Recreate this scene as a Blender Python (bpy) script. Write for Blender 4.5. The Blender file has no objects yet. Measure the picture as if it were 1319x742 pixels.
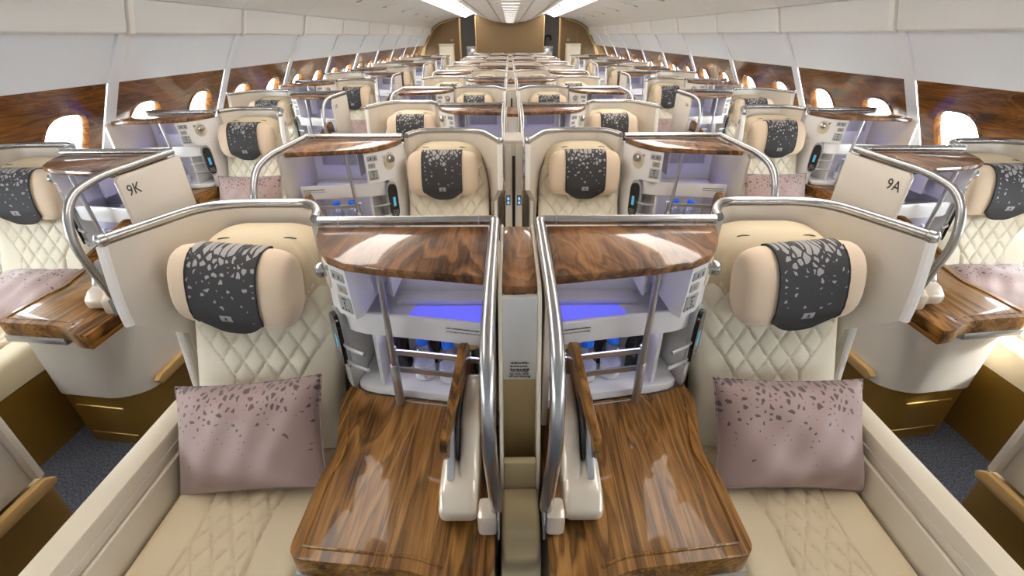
import bpy, bmesh, math, random
from mathutils import Vector, Matrix
random.seed(7)
R = math.radians
SC = bpy.context.scene
COL = SC.collection

# ------------------------------------------------------------------ camera, world, light, exposure
FPX = 575.0
cam_d = bpy.data.cameras.new('camera'); cam = bpy.data.objects.new('camera', cam_d); COL.objects.link(cam)
cam_d.sensor_fit = 'HORIZONTAL'; cam_d.sensor_width = 36.0; cam_d.lens = FPX / 1319 * 36.0
cam_d.clip_start = 0.02; cam_d.clip_end = 200
cam.location = (-0.020, 0, 1.60); cam.rotation_euler = (Matrix.Rotation(R(-0.217), 3, 'Z') @ Matrix.Rotation(R(90 - 29.5), 3, 'X') @ Matrix.Rotation(R(0.2), 3, 'Z').inverted()).to_euler()
SC.camera = cam

wd = bpy.data.worlds.new('sky'); SC.world = wd; wd.use_nodes = True
bg = wd.node_tree.nodes['Background']; bg.inputs[0].default_value = (0.86, 0.94, 1.0, 1); bg.inputs[1].default_value = 22.0

sun_d = bpy.data.lights.new('sun', 'SUN'); sun = bpy.data.objects.new('sun', sun_d); COL.objects.link(sun)
sun_d.energy = 14.0; sun_d.angle = R(6); sun_d.color = (1, 0.95, 0.88)
sun.rotation_euler = Vector((-0.80, 0.12, -0.62)).to_track_quat('-Z', 'Y').to_euler()
COVE = 5.5
vs = SC.view_settings
SC.display_settings.display_device = 'sRGB'
vs.view_transform = 'Standard'; vs.look = 'None'; vs.gamma = 1.0; vs.use_curve_mapping = False
vs.exposure = 0.42

# ------------------------------------------------------------------ layout constants (metres)
PITCH = 1.209
ROW0 = 1.18          # rear console rail of the front centre row
WROW0 = 2.06         # rear console rail of the 9K / 9A window row
NC, NW = 12, 10
AE, WE = 1.535, 2.54  # aisle edge and wall edge of the window suites
BAY, RIB0 = 1.28, 3.02
CAB0, CAB1 = -2.6, 17.4

# ------------------------------------------------------------------ materials
MATS = {}
def nmat(name):
    m = bpy.data.materials.new(name); m.use_nodes = True
    nt = m.node_tree; b = nt.nodes['Principled BSDF']
    MATS[name] = m
    return m, nt, b
def simple(name, col, rough=0.5, metal=0.0, coat=0.0, spec=0.5, bump=0.0, bscale=200.0, emit=None, estr=0.0, sheen=0.0, var=0.0):
    m, nt, b = nmat(name)
    b.inputs['Base Color'].default_value = (*col, 1); b.inputs['Roughness'].default_value = rough
    b.inputs['Metallic'].default_value = metal; b.inputs['Coat Weight'].default_value = coat
    b.inputs['Coat Roughness'].default_value = 0.08
    b.inputs['Specular IOR Level'].default_value = spec
    if sheen: b.inputs['Sheen Weight'].default_value = sheen
    if emit:
        b.inputs['Emission Color'].default_value = (*emit, 1); b.inputs['Emission Strength'].default_value = estr
    tc = None
    if bump or var:
        tc = nt.nodes.new('ShaderNodeTexCoord')
    if bump:
        n = nt.nodes.new('ShaderNodeTexNoise'); n.inputs['Scale'].default_value = bscale; n.inputs['Detail'].default_value = 3
        nt.links.new(tc.outputs['Object'], n.inputs['Vector'])
        bp = nt.nodes.new('ShaderNodeBump'); bp.inputs['Strength'].default_value = bump; bp.inputs['Distance'].default_value = 0.002
        nt.links.new(n.outputs['Fac'], bp.inputs['Height']); nt.links.new(bp.outputs['Normal'], b.inputs['Normal'])
    if var:
        n2 = nt.nodes.new('ShaderNodeTexNoise'); n2.inputs['Scale'].default_value = 9; n2.inputs['Detail'].default_value = 4
        nt.links.new(tc.outputs['Object'], n2.inputs['Vector'])
        mx = nt.nodes.new('ShaderNodeMix'); mx.data_type = 'RGBA'
        mx.inputs['A'].default_value = (*[c * (1 - var) for c in col], 1); mx.inputs['B'].default_value = (*[min(1, c * (1 + var)) for c in col], 1)
        nt.links.new(n2.outputs['Fac'], mx.inputs['Factor']); nt.links.new(mx.outputs['Result'], b.inputs['Base Color'])
    return m

def wood(name, dark, mid, light, sc=(9, 1.1, 9), rot=0.0, rough=0.35, coat=0.7):
    m, nt, b = nmat(name)
    tc = nt.nodes.new('ShaderNodeTexCoord'); mp = nt.nodes.new('ShaderNodeMapping')
    mp.inputs['Scale'].default_value = sc; mp.inputs['Rotation'].default_value = (0, 0, rot)
    nt.links.new(tc.outputs['Object'], mp.inputs['Vector'])
    n1 = nt.nodes.new('ShaderNodeTexNoise'); n1.inputs['Scale'].default_value = 0.9; n1.inputs['Detail'].default_value = 3; n1.inputs['Distortion'].default_value = 0.9
    nt.links.new(mp.outputs[0], n1.inputs['Vector'])
    # contour bands of the noise = flowing grain lines
    mul = nt.nodes.new('ShaderNodeMath'); mul.operation = 'MULTIPLY'; mul.inputs[1].default_value = 62
    nt.links.new(n1.outputs['Fac'], mul.inputs[0])
    sn = nt.nodes.new('ShaderNodeMath'); sn.operation = 'SINE'; nt.links.new(mul.outputs[0], sn.inputs[0])
    n2 = nt.nodes.new('ShaderNodeTexNoise'); n2.inputs['Scale'].default_value = 2.2; n2.inputs['Detail'].default_value = 6; n2.inputs['Roughness'].default_value = 0.65
    nt.links.new(mp.outputs[0], n2.inputs['Vector'])
    mp2 = nt.nodes.new('ShaderNodeMapping'); mp2.inputs['Scale'].default_value = (150, 4, 150); mp2.inputs['Rotation'].default_value = (0, 0, rot)
    nt.links.new(tc.outputs['Object'], mp2.inputs['Vector'])
    n3 = nt.nodes.new('ShaderNodeTexNoise'); n3.inputs['Scale'].default_value = 1.5; n3.inputs['Detail'].default_value = 2
    nt.links.new(mp2.outputs[0], n3.inputs['Vector'])
    a = nt.nodes.new('ShaderNodeMath'); a.operation = 'MULTIPLY_ADD'; a.inputs[1].default_value = 0.10; nt.links.new(sn.outputs[0], a.inputs[0]); nt.links.new(n2.outputs['Fac'], a.inputs[2])
    a2 = nt.nodes.new('ShaderNodeMath'); a2.operation = 'MULTIPLY_ADD'; a2.inputs[1].default_value = 0.36; nt.links.new(n3.outputs['Fac'], a2.inputs[0]); nt.links.new(a.outputs[0], a2.inputs[2])
    cr = nt.nodes.new('ShaderNodeValToRGB'); e = cr.color_ramp.elements
    e[0].position = 0.44; e[0].color = (*dark, 1); e[1].position = 0.94; e[1].color = (*light, 1)
    k = e.new(0.66); k.color = (*mid, 1)
    nt.links.new(a2.outputs[0], cr.inputs['Fac'])
    v1 = nt.nodes.new('ShaderNodeMath'); v1.operation = 'MULTIPLY'; v1.inputs[1].default_value = 9.0; nt.links.new(n1.outputs['Fac'], v1.inputs[0])
    v2 = nt.nodes.new('ShaderNodeMath'); v2.operation = 'PINGPONG'; v2.inputs[1].default_value = 0.5; nt.links.new(v1.outputs[0], v2.inputs[0])
    v3 = nt.nodes.new('ShaderNodeMath'); v3.operation = 'MULTIPLY_ADD'; v3.inputs[1].default_value = 0.22; nt.links.new(n2.outputs['Fac'], v3.inputs[0]); nt.links.new(v2.outputs[0], v3.inputs[2])
    v4 = nt.nodes.new('ShaderNodeMapRange'); v4.interpolation_type = 'SMOOTHSTEP'; v4.inputs['From Min'].default_value = 0.10; v4.inputs['From Max'].default_value = 0.26; v4.inputs['To Min'].default_value = 0.46; v4.inputs['To Max'].default_value = 1.0
    nt.links.new(v3.outputs[0], v4.inputs['Value'])
    vm = nt.nodes.new('ShaderNodeMix'); vm.data_type = 'RGBA'; vm.blend_type = 'MULTIPLY'; vm.inputs['Factor'].default_value = 1.0
    nt.links.new(cr.outputs['Color'], vm.inputs['A']); nt.links.new(v4.outputs[0], vm.inputs['B']); nt.links.new(vm.outputs['Result'], b.inputs['Base Color'])
    b.inputs['Roughness'].default_value = rough; b.inputs['Specular IOR Level'].default_value = 0.15; b.inputs['Coat Weight'].default_value = coat; b.inputs['Coat Roughness'].default_value = 0.05
    return m

def shards(name, base, shard, up, z0, z1, scale, rough=0.7, sheen=0.0, tmax=0.1):
    """printed shards: Voronoi cells that shrink towards z0 and vanish below it (flat print)."""
    m, nt, b = nmat(name)
    tc = nt.nodes.new('ShaderNodeTexCoord'); mp = nt.nodes.new('ShaderNodeMapping'); mp.inputs['Scale'].default_value = (1, 0.0, 1)
    nt.links.new(tc.outputs['Object'], mp.inputs['Vector'])
    nz = nt.nodes.new('ShaderNodeTexNoise'); nz.inputs['Scale'].default_value = scale * 0.8
    nt.links.new(mp.outputs[0], nz.inputs['Vector'])
    vm = nt.nodes.new('ShaderNodeMix'); vm.data_type = 'VECTOR'; vm.inputs['Factor'].default_value = 0.012
    nt.links.new(mp.outputs[0], vm.inputs['A']); nt.links.new(nz.outputs['Color'], vm.inputs['B'])
    vo = nt.nodes.new('ShaderNodeTexVoronoi'); vo.feature = 'DISTANCE_TO_EDGE'; vo.inputs['Scale'].default_value = scale
    nt.links.new(vm.outputs['Result'], vo.inputs['Vector'])
    vc = nt.nodes.new('ShaderNodeTexVoronoi'); vc.feature = 'F1'; vc.inputs['Scale'].default_value = scale
    nt.links.new(vm.outputs['Result'], vc.inputs['Vector'])
    sp = nt.nodes.new('ShaderNodeSeparateXYZ'); nt.links.new(tc.outputs['Object'], sp.inputs[0])
    mr = nt.nodes.new('ShaderNodeMapRange'); mr.inputs['From Min'].default_value = z0; mr.inputs['From Max'].default_value = z1
    mr.inputs['To Min'].default_value = 0.46; mr.inputs['To Max'].default_value = tmax
    nt.links.new(sp.outputs['Z'], mr.inputs['Value'])
    sc_ = nt.nodes.new('ShaderNodeSeparateColor'); nt.links.new(vc.outputs['Color'], sc_.inputs[0])
    ad = nt.nodes.new('ShaderNodeMath'); ad.operation = 'MULTIPLY_ADD'; ad.inputs[1].default_value = 0.17; nt.links.new(sc_.outputs[0], ad.inputs[0]); nt.links.new(mr.outputs[0], ad.inputs[2])
    gt = nt.nodes.new('ShaderNodeMath'); gt.operation = 'GREATER_THAN'; nt.links.new(vo.outputs['Distance'], gt.inputs[0]); nt.links.new(ad.outputs[0], gt.inputs[1])
    mx = nt.nodes.new('ShaderNodeMix'); mx.data_type = 'RGBA'; mx.inputs['A'].default_value = (*base, 1); mx.inputs['B'].default_value = (*shard, 1)
    nt.links.new(gt.outputs[0], mx.inputs['Factor']); nt.links.new(mx.outputs['Result'], b.inputs['Base Color'])
    b.inputs['Roughness'].default_value = rough
    if sheen: b.inputs['Sheen Weight'].default_value = sheen
    return m

def leather(name, col, pscale=0.0):
    m, nt, b = nmat(name)
    tc = nt.nodes.new('ShaderNodeTexCoord')
    n = nt.nodes.new('ShaderNodeTexNoise'); n.inputs['Scale'].default_value = 6; n.inputs['Detail'].default_value = 4
    nt.links.new(tc.outputs['Object'], n.inputs['Vector'])
    mx = nt.nodes.new('ShaderNodeMix'); mx.data_type = 'RGBA'
    mx.inputs['A'].default_value = (*[c * 0.93 for c in col], 1); mx.inputs['B'].default_value = (*[min(1, c * 1.05) for c in col], 1)
    nt.links.new(n.outputs['Fac'], mx.inputs['Factor']); nt.links.new(mx.outputs['Result'], b.inputs['Base Color'])
    b.inputs['Roughness'].default_value = 0.52; b.inputs['Specular IOR Level'].default_value = 0.35
    v = nt.nodes.new('ShaderNodeTexVoronoi'); v.inputs['Scale'].default_value = 320
    nt.links.new(tc.outputs['Object'], v.inputs['Vector'])
    bp = nt.nodes.new('ShaderNodeBump'); bp.inputs['Strength'].default_value = 0.18; bp.inputs['Distance'].default_value = 0.0015
    nt.links.new(v.outputs['Distance'], bp.inputs['Height']); nt.links.new(bp.outputs['Normal'], b.inputs['Normal'])
    return m

leather('leather', (0.69, 0.575, 0.39))  # cushion and headrest; the cushion's dimmer light is put into this darker tone
leather('leather_back', (0.79, 0.725, 0.575))
simple('suede', (0.70, 0.545, 0.39), 0.9, sheen=0.5, bump=0.25, bscale=260, var=0.05)
simple('shell', (0.68, 0.62, 0.54), 0.36, metal=0.10, coat=0.15)
simple('pearl', (0.70, 0.66, 0.60), 0.30, metal=0.15, coat=0.3)
simple('champagne', (0.76, 0.67, 0.55), 0.28, metal=0.35, coat=0.2)
simple('white_edge', (0.85, 0.82, 0.78), 0.35)
simple('cabin_white', (0.80, 0.79, 0.77), 0.38)
simple('wall_white', (0.76, 0.80, 0.86), 0.4)
simple('console_white', (0.83, 0.82, 0.82), 0.32, coat=0.2)
simple('cream_paint', (0.66, 0.58, 0.45), 0.4)
simple('tan_trim', (0.50, 0.32, 0.12), 0.35, metal=0.2)
simple('bronze', (0.27, 0.15, 0.025), 0.36, metal=0.35, coat=0.15)
simple('gold_line', (0.55, 0.38, 0.13), 0.3, metal=0.7)
simple('chrome', (0.50, 0.495, 0.49), 0.27, metal=1.0)
simple('steel', (0.52, 0.54, 0.57), 0.30, metal=0.9)
simple('grey_plastic', (0.20, 0.215, 0.225), 0.4)
simple('socket_grey', (0.36, 0.37, 0.37), 0.4)
simple('black', (0.008, 0.008, 0.009), 0.35)
simple('black_gloss', (0.006, 0.006, 0.008), 0.12, coat=0.6)
simple('ink', (0.03, 0.028, 0.026), 0.6)
simple('charcoal_edge', (0.03, 0.03, 0.033), 0.8)
simple('badge', (0.36, 0.355, 0.36), 0.5)
simple('screen_blue', (0.01, 0.05, 0.09), 0.2, emit=(0.12, 0.55, 0.85), estr=0.45)
simple('switch_blue', (0.02, 0.06, 0.2), 0.3, emit=(0.15, 0.4, 1.0), estr=1.6)
simple('mood_blue', (0.20, 0.21, 0.95), 0.4, emit=(0.13, 0.14, 1.0), estr=0.5)
simple('cap_blue', (0.015, 0.16, 0.80), 0.35)
simple('label_white', (0.82, 0.83, 0.86), 0.5)
simple('label_red', (0.62, 0.04, 0.07), 0.5)
simple('amber', (0.45, 0.22, 0.02), 0.4)
simple('vinyl_black', (0.012, 0.012, 0.013), 0.25, bump=0.8, bscale=40)
simple('laminate', (0.235, 0.15, 0.065), 0.45, var=0.06)
simple('galley_dark', (0.24, 0.225, 0.22), 0.5)
simple('pink', (0.6, 0.18, 0.18), 0.5)
simple('vent_dark', (0.24, 0.24, 0.26), 0.5)
simple('vent_grey', (0.58, 0.58, 0.60), 0.45)
simple('well_tan', (0.52, 0.385, 0.19), 0.5)
simple('tan_leather', (0.50, 0.41, 0.24), 0.5)
simple('laminate_dark', (0.15, 0.085, 0.032), 0.42, var=0.08)
simple('cove', (0.9, 0.85, 0.8), 0.5, emit=(1.0, 0.93, 0.86), estr=COVE)
simple('shelf_lamp', (0.9, 0.9, 1), 0.4, emit=(0.82, 0.78, 1.0), estr=4.0)
simple('top_lamp', (0.9, 0.9, 1), 0.4, emit=(0.95, 0.92, 1.0), estr=4.0)
simple('panel_glint', (0.9, 0.9, 0.9), 0.4, emit=(1.0, 0.97, 0.93), estr=0.6)  # faint glow standing in for bright reflections off the ceiling panel edges
wood('wood_table', (0.050, 0.018, 0.004), (0.235, 0.104, 0.022), (0.43, 0.215, 0.066), sc=(8.5, 0.85, 8.5), rot=R(-9), coat=0.32)
wood('wood_top', (0.045, 0.017, 0.006), (0.205, 0.088, 0.030), (0.37, 0.18, 0.072), sc=(5.0, 1.4, 5.0), rot=R(14))
wood('wood_wall', (0.030, 0.010, 0.003), (0.125, 0.045, 0.010), (0.24, 0.095, 0.022), sc=(5, 1.0, 7), rough=0.3)
shards('cover_print', (0.036, 0.035, 0.037), (0.33, 0.31, 0.30), None, 0.865, 1.09, 56, 0.75, tmax=0.06)
shards('pillow_print', (0.36, 0.245, 0.225), (0.105, 0.062, 0.062), None, 0.05, 0.32, 58, 0.55, sheen=0.3, tmax=0.08)
def carpet():
    m, nt, b = nmat('carpet')
    tc = nt.nodes.new('ShaderNodeTexCoord'); n = nt.nodes.new('ShaderNodeTexNoise'); n.inputs['Scale'].default_value = 130; n.inputs['Detail'].default_value = 5; n.inputs['Roughness'].default_value = 0.75
    nt.links.new(tc.outputs['Object'], n.inputs['Vector'])
    cr = nt.nodes.new('ShaderNodeValToRGB'); e = cr.color_ramp.elements
    e[0].position = 0.36; e[0].color = (0.02, 0.025, 0.045, 1); e[1].position = 0.66; e[1].color = (0.24, 0.26, 0.32, 1)
    nt.links.new(n.outputs['Fac'], cr.inputs['Fac']); nt.links.new(cr.outputs['Color'], b.inputs['Base Color'])
    b.inputs['Roughness'].default_value = 0.95
    bp = nt.nodes.new('ShaderNodeBump'); bp.inputs['Strength'].default_value = 1.0; bp.inputs['Distance'].default_value = 0.01
    nt.links.new(n.outputs['Fac'], bp.inputs['Height']); nt.links.new(bp.outputs['Normal'], b.inputs['Normal'])
carpet()
def clear(name, tint, alpha, rough=0.03):
    m, nt, b = nmat(name)
    tr = nt.nodes.new('ShaderNodeBsdfTransparent'); tr.inputs[0].default_value = (*tint, 1)
    gl = nt.nodes.new('ShaderNodeBsdfGlossy'); gl.inputs['Roughness'].default_value = rough; gl.inputs['Color'].default_value = (0.95, 0.97, 1, 1)
    mx = nt.nodes.new('ShaderNodeMixShader'); mx.inputs[0].default_value = alpha
    nt.links.new(tr.outputs[0], mx.inputs[1]); nt.links.new(gl.outputs[0], mx.inputs[2])
    nt.links.new(mx.outputs[0], nt.nodes['Material Output'].inputs['Surface'])
clear('pane', (0.96, 0.98, 0.98), 0.06)
clear('plastic_clear', (0.80, 0.83, 0.95), 0.16, 0.08)

# ------------------------------------------------------------------ mesh builder
class MB:
    def __init__(s, sx=1): s.v = []; s.f = []; s.sx = sx
    def add(s, vs, fs):
        o = len(s.v); s.v += [tuple(p) for p in vs]; s.f += [tuple(i + o for i in f) for f in fs]; return s
    def bm(s, b):
        b.verts.index_update(); s.add([p.co[:] for p in b.verts], [[q.index for q in f.verts] for f in b.faces]); b.free(); return s
    def box(s, x0, x1, y0, y1, z0, z1, bev=0.0, seg=2):
        vs = [(x, y, z) for z in (z0, z1) for y in (y0, y1) for x in (x0, x1)]
        fs = [(0, 2, 3, 1), (4, 5, 7, 6), (0, 1, 5, 4), (2, 6, 7, 3), (0, 4, 6, 2), (1, 3, 7, 5)]
        if not bev: return s.add(vs, fs)
        b = bmesh.new(); V = [b.verts.new(p) for p in vs]
        for f in fs: b.faces.new([V[i] for i in f])
        bmesh.ops.bevel(b, geom=b.edges[:], offset=bev, segments=seg, profile=0.5, affect='EDGES')
        return s.bm(b)
    def prism(s, poly, lo, hi, axis='z', bev=0.0, seg=2, only=None):
        n = len(poly)
        def P(a, c, h): return {'z': (a, c, h), 'x': (h, a, c), 'y': (a, h, c)}[axis]
        vs = [P(a, c, lo) for a, c in poly] + [P(a, c, hi) for a, c in poly]
        fs = [tuple(range(n))[::-1], tuple(range(n, 2 * n))] + [(i, (i + 1) % n, n + (i + 1) % n, n + i) for i in range(n)]
        if not bev: return s.add(vs, fs)
        b = bmesh.new(); V = [b.verts.new(p) for p in vs]
        for f in fs: b.faces.new([V[i] for i in f])
        bmesh.ops.recalc_face_normals(b, faces=b.faces[:])
        ed = b.edges[:]
        if only == 'caps': ed = [e for e in b.edges if all(abs(e.verts[0].co['xyz'.index(axis)] - e.verts[1].co['xyz'.index(axis)]) < 1e-6 for _ in (0,))]
        bmesh.ops.bevel(b, geom=ed, offset=bev, segments=seg, profile=0.5, affect='EDGES', clamp_overlap=True)
        return s.bm(b)
    def tube(s, path, r, n=10, caps=True):
        P = [Vector(p) for p in path]; m = len(P)
        T = [((P[min(i + 1, m - 1)] - P[max(i - 1, 0)]).normalized()) for i in range(m)]
        a = T[0].orthogonal().normalized(); vs = []; fs = []
        for i in range(m):
            a = (a - T[i] * a.dot(T[i])).normalized(); c = T[i].cross(a)
            rr = r[i] if isinstance(r, (list, tuple)) else r
            vs += [P[i] + (a * math.cos(2 * math.pi * k / n) + c * math.sin(2 * math.pi * k / n)) * rr for k in range(n)]
        for i in range(m - 1):
            fs += [(i * n + k, i * n + (k + 1) % n, (i + 1) * n + (k + 1) % n, (i + 1) * n + k) for k in range(n)]
        if caps: fs += [tuple(range(n))[::-1], tuple(range((m - 1) * n, m * n))]
        return s.add(vs, fs)
    def lathe(s, prof, c, n=20, axis='z', M=None):
        vs = []; fs = []; m = len(prof)
        for r, h in prof:
            for k in range(n):
                a = 2 * math.pi * k / n; p = Vector((r * math.cos(a), r * math.sin(a), h))
                if M is not None: p = M @ p
                vs.append(p + Vector(c))
        for i in range(m - 1):
            fs += [(i * n + k, i * n + (k + 1) % n, (i + 1) * n + (k + 1) % n, (i + 1) * n + k) for k in range(n)]
        fs += [tuple(range(n))[::-1], tuple(range((m - 1) * n, m * n))]
        return s.add(vs, fs)
    def grid(s, fn, nu, nv):
        vs = [fn(i / nu, j / nv) for j in range(nv + 1) for i in range(nu + 1)]
        W = nu + 1
        return s.add(vs, [(j * W + i, j * W + i + 1, (j + 1) * W + i + 1, (j + 1) * W + i) for j in range(nv) for i in range(nu)])
    def slab(s, fn, nu, nv, back):
        """front grid fn(a,b) closed by a border skirt to back(a,b) and a back face"""
        W = nu + 1; o = len(s.v); s.grid(fn, nu, nv)
        loop = [(i, 0) for i in range(nu)] + [(nu, j) for j in range(nv)] + [(i, nv) for i in range(nu, 0, -1)] + [(0, j) for j in range(nv, 0, -1)]
        k0 = len(s.v); s.v += [tuple(back(i / nu, j / nv)) for i, j in loop]; L = len(loop)
        for k in range(L):
            i, j = loop[k]; i2, j2 = loop[(k + 1) % L]
            s.f.append((o + j * W + i, k0 + k, k0 + (k + 1) % L, o + j2 * W + i2))
        s.f.append(tuple(range(k0, k0 + L)))
        return s
    def loft(s, loops, caps=True):
        n = len(loops[0]); vs = [p for L in loops for p in L]; fs = []
        for i in range(len(loops) - 1):
            fs += [(i * n + k, i * n + (k + 1) % n, (i + 1) * n + (k + 1) % n, (i + 1) * n + k) for k in range(n)]
        if caps: fs += [tuple(range(n))[::-1], tuple(range((len(loops) - 1) * n, len(loops) * n))]
        return s.add(vs, fs)
    def mesh(s, name, mat, smooth=True, ang=38, recalc=True):
        me = bpy.data.meshes.new(name)
        sx = s.sx
        me.from_pydata([(sx * p[0], p[1], p[2]) for p in s.v], [], s.f)
        if recalc:
            b = bmesh.new(); b.from_mesh(me); bmesh.ops.recalc_face_normals(b, faces=b.faces[:]); b.to_mesh(me); b.free()
        elif sx < 0: me.flip_normals()
        if smooth:
            me.polygons.foreach_set('use_smooth', [True] * len(me.polygons)); me.set_sharp_from_angle(angle=R(ang))
        me.materials.append(MATS[mat]); me.update()
        return me
    def obj(s, name, mat, parent=None, label=None, **k):
        o = bpy.data.objects.new(name, s.mesh(name, mat, **k)); COL.objects.link(o)
        if parent is not None: o.parent = parent
        if label: o['label'] = label
        return o

def fillet(pts, r, seg=6):
    P = [Vector(p) for p in pts]; out = [P[0]]
    for i in range(1, len(P) - 1):
        a, b, c = P[i - 1], P[i], P[i + 1]; d1 = (a - b); d2 = (c - b)
        rr = r[i] if isinstance(r, (list, tuple)) else r
        t = min(rr, d1.length * 0.48, d2.length * 0.48); p1 = b + d1.normalized() * t; p2 = b + d2.normalized() * t
        for k in range(seg + 1):
            u = k / seg; out.append(p1 * (1 - u) ** 2 + b * 2 * u * (1 - u) + p2 * u * u)
    out.append(P[-1]); return out
def empty(name, loc=(0, 0, 0)):
    o = bpy.data.objects.new(name, None); COL.objects.link(o); o.location = loc; o.empty_display_size = 0.05; return o
def tag(o, label=None, cat=None, group=None, kind=None):
    if label: o['label'] = label
    if cat: o['category'] = cat
    if group: o['group'] = group
    if kind: o['kind'] = kind
    return o
def offset_poly(path, d):
    """offset of an open 2D polyline to its left by d"""
    out = []
    for i, p in enumerate(path):
        a = Vector(path[max(i - 1, 0)]); c = Vector(path[min(i + 1, len(path) - 1)]); t = (c - a).normalized()
        out.append((p[0] - t.y * d, p[1] + t.x * d))
    return out
def text_mesh(txt, size, mat, spacing=1.0, align='CENTER', extrude=0.0004):
    cu = bpy.data.curves.new('t', 'FONT'); cu.body = txt; cu.size = size; cu.align_x = align; cu.align_y = 'CENTER'; cu.extrude = extrude
    cu.space_line = spacing; cu.resolution_u = 2
    o = bpy.data.objects.new('t', cu); COL.objects.link(o); dg = bpy.context.evaluated_depsgraph_get()
    me = bpy.data.meshes.new_from_object(o.evaluated_get(dg)); bpy.data.objects.remove(o); bpy.data.curves.remove(cu)
    me.materials.clear(); me.materials.append(MATS[mat]); return me
def frame_mat(origin, right, up):
    r = Vector(right).normalized(); u = Vector(up); u = (u - r * u.dot(r)).normalized(); n = r.cross(u)
    return Matrix(((r.x, u.x, n.x, origin[0]), (r.y, u.y, n.y, origin[1]), (r.z, u.z, n.z, origin[2]), (0, 0, 0, 1)))

# ------------------------------------------------------------------ the cabin shell
def profile_right():
    # wall from floor up (|x|, z)
    return [(2.66, 0.0), (2.67, 0.45), (2.66, 0.80), (2.43, 1.355), (2.275, 1.62)]
WP0, WP1 = Vector((2.745, 0.80)), Vector((2.455, 1.355))       # wooden window panel plane
WUP = (WP1 - WP0).normalized(); WN = Vector((-WUP.y, WUP.x))  # up along the panel, normal into the cabin (|x| decreasing)

fl = MB().box(-2.83, 2.83, CAB0, CAB1, -0.05, 0.0).obj('floor', 'carpet'); tag(fl, 'dark blue grey carpet of the cabin floor', None, None, 'structure')

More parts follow.
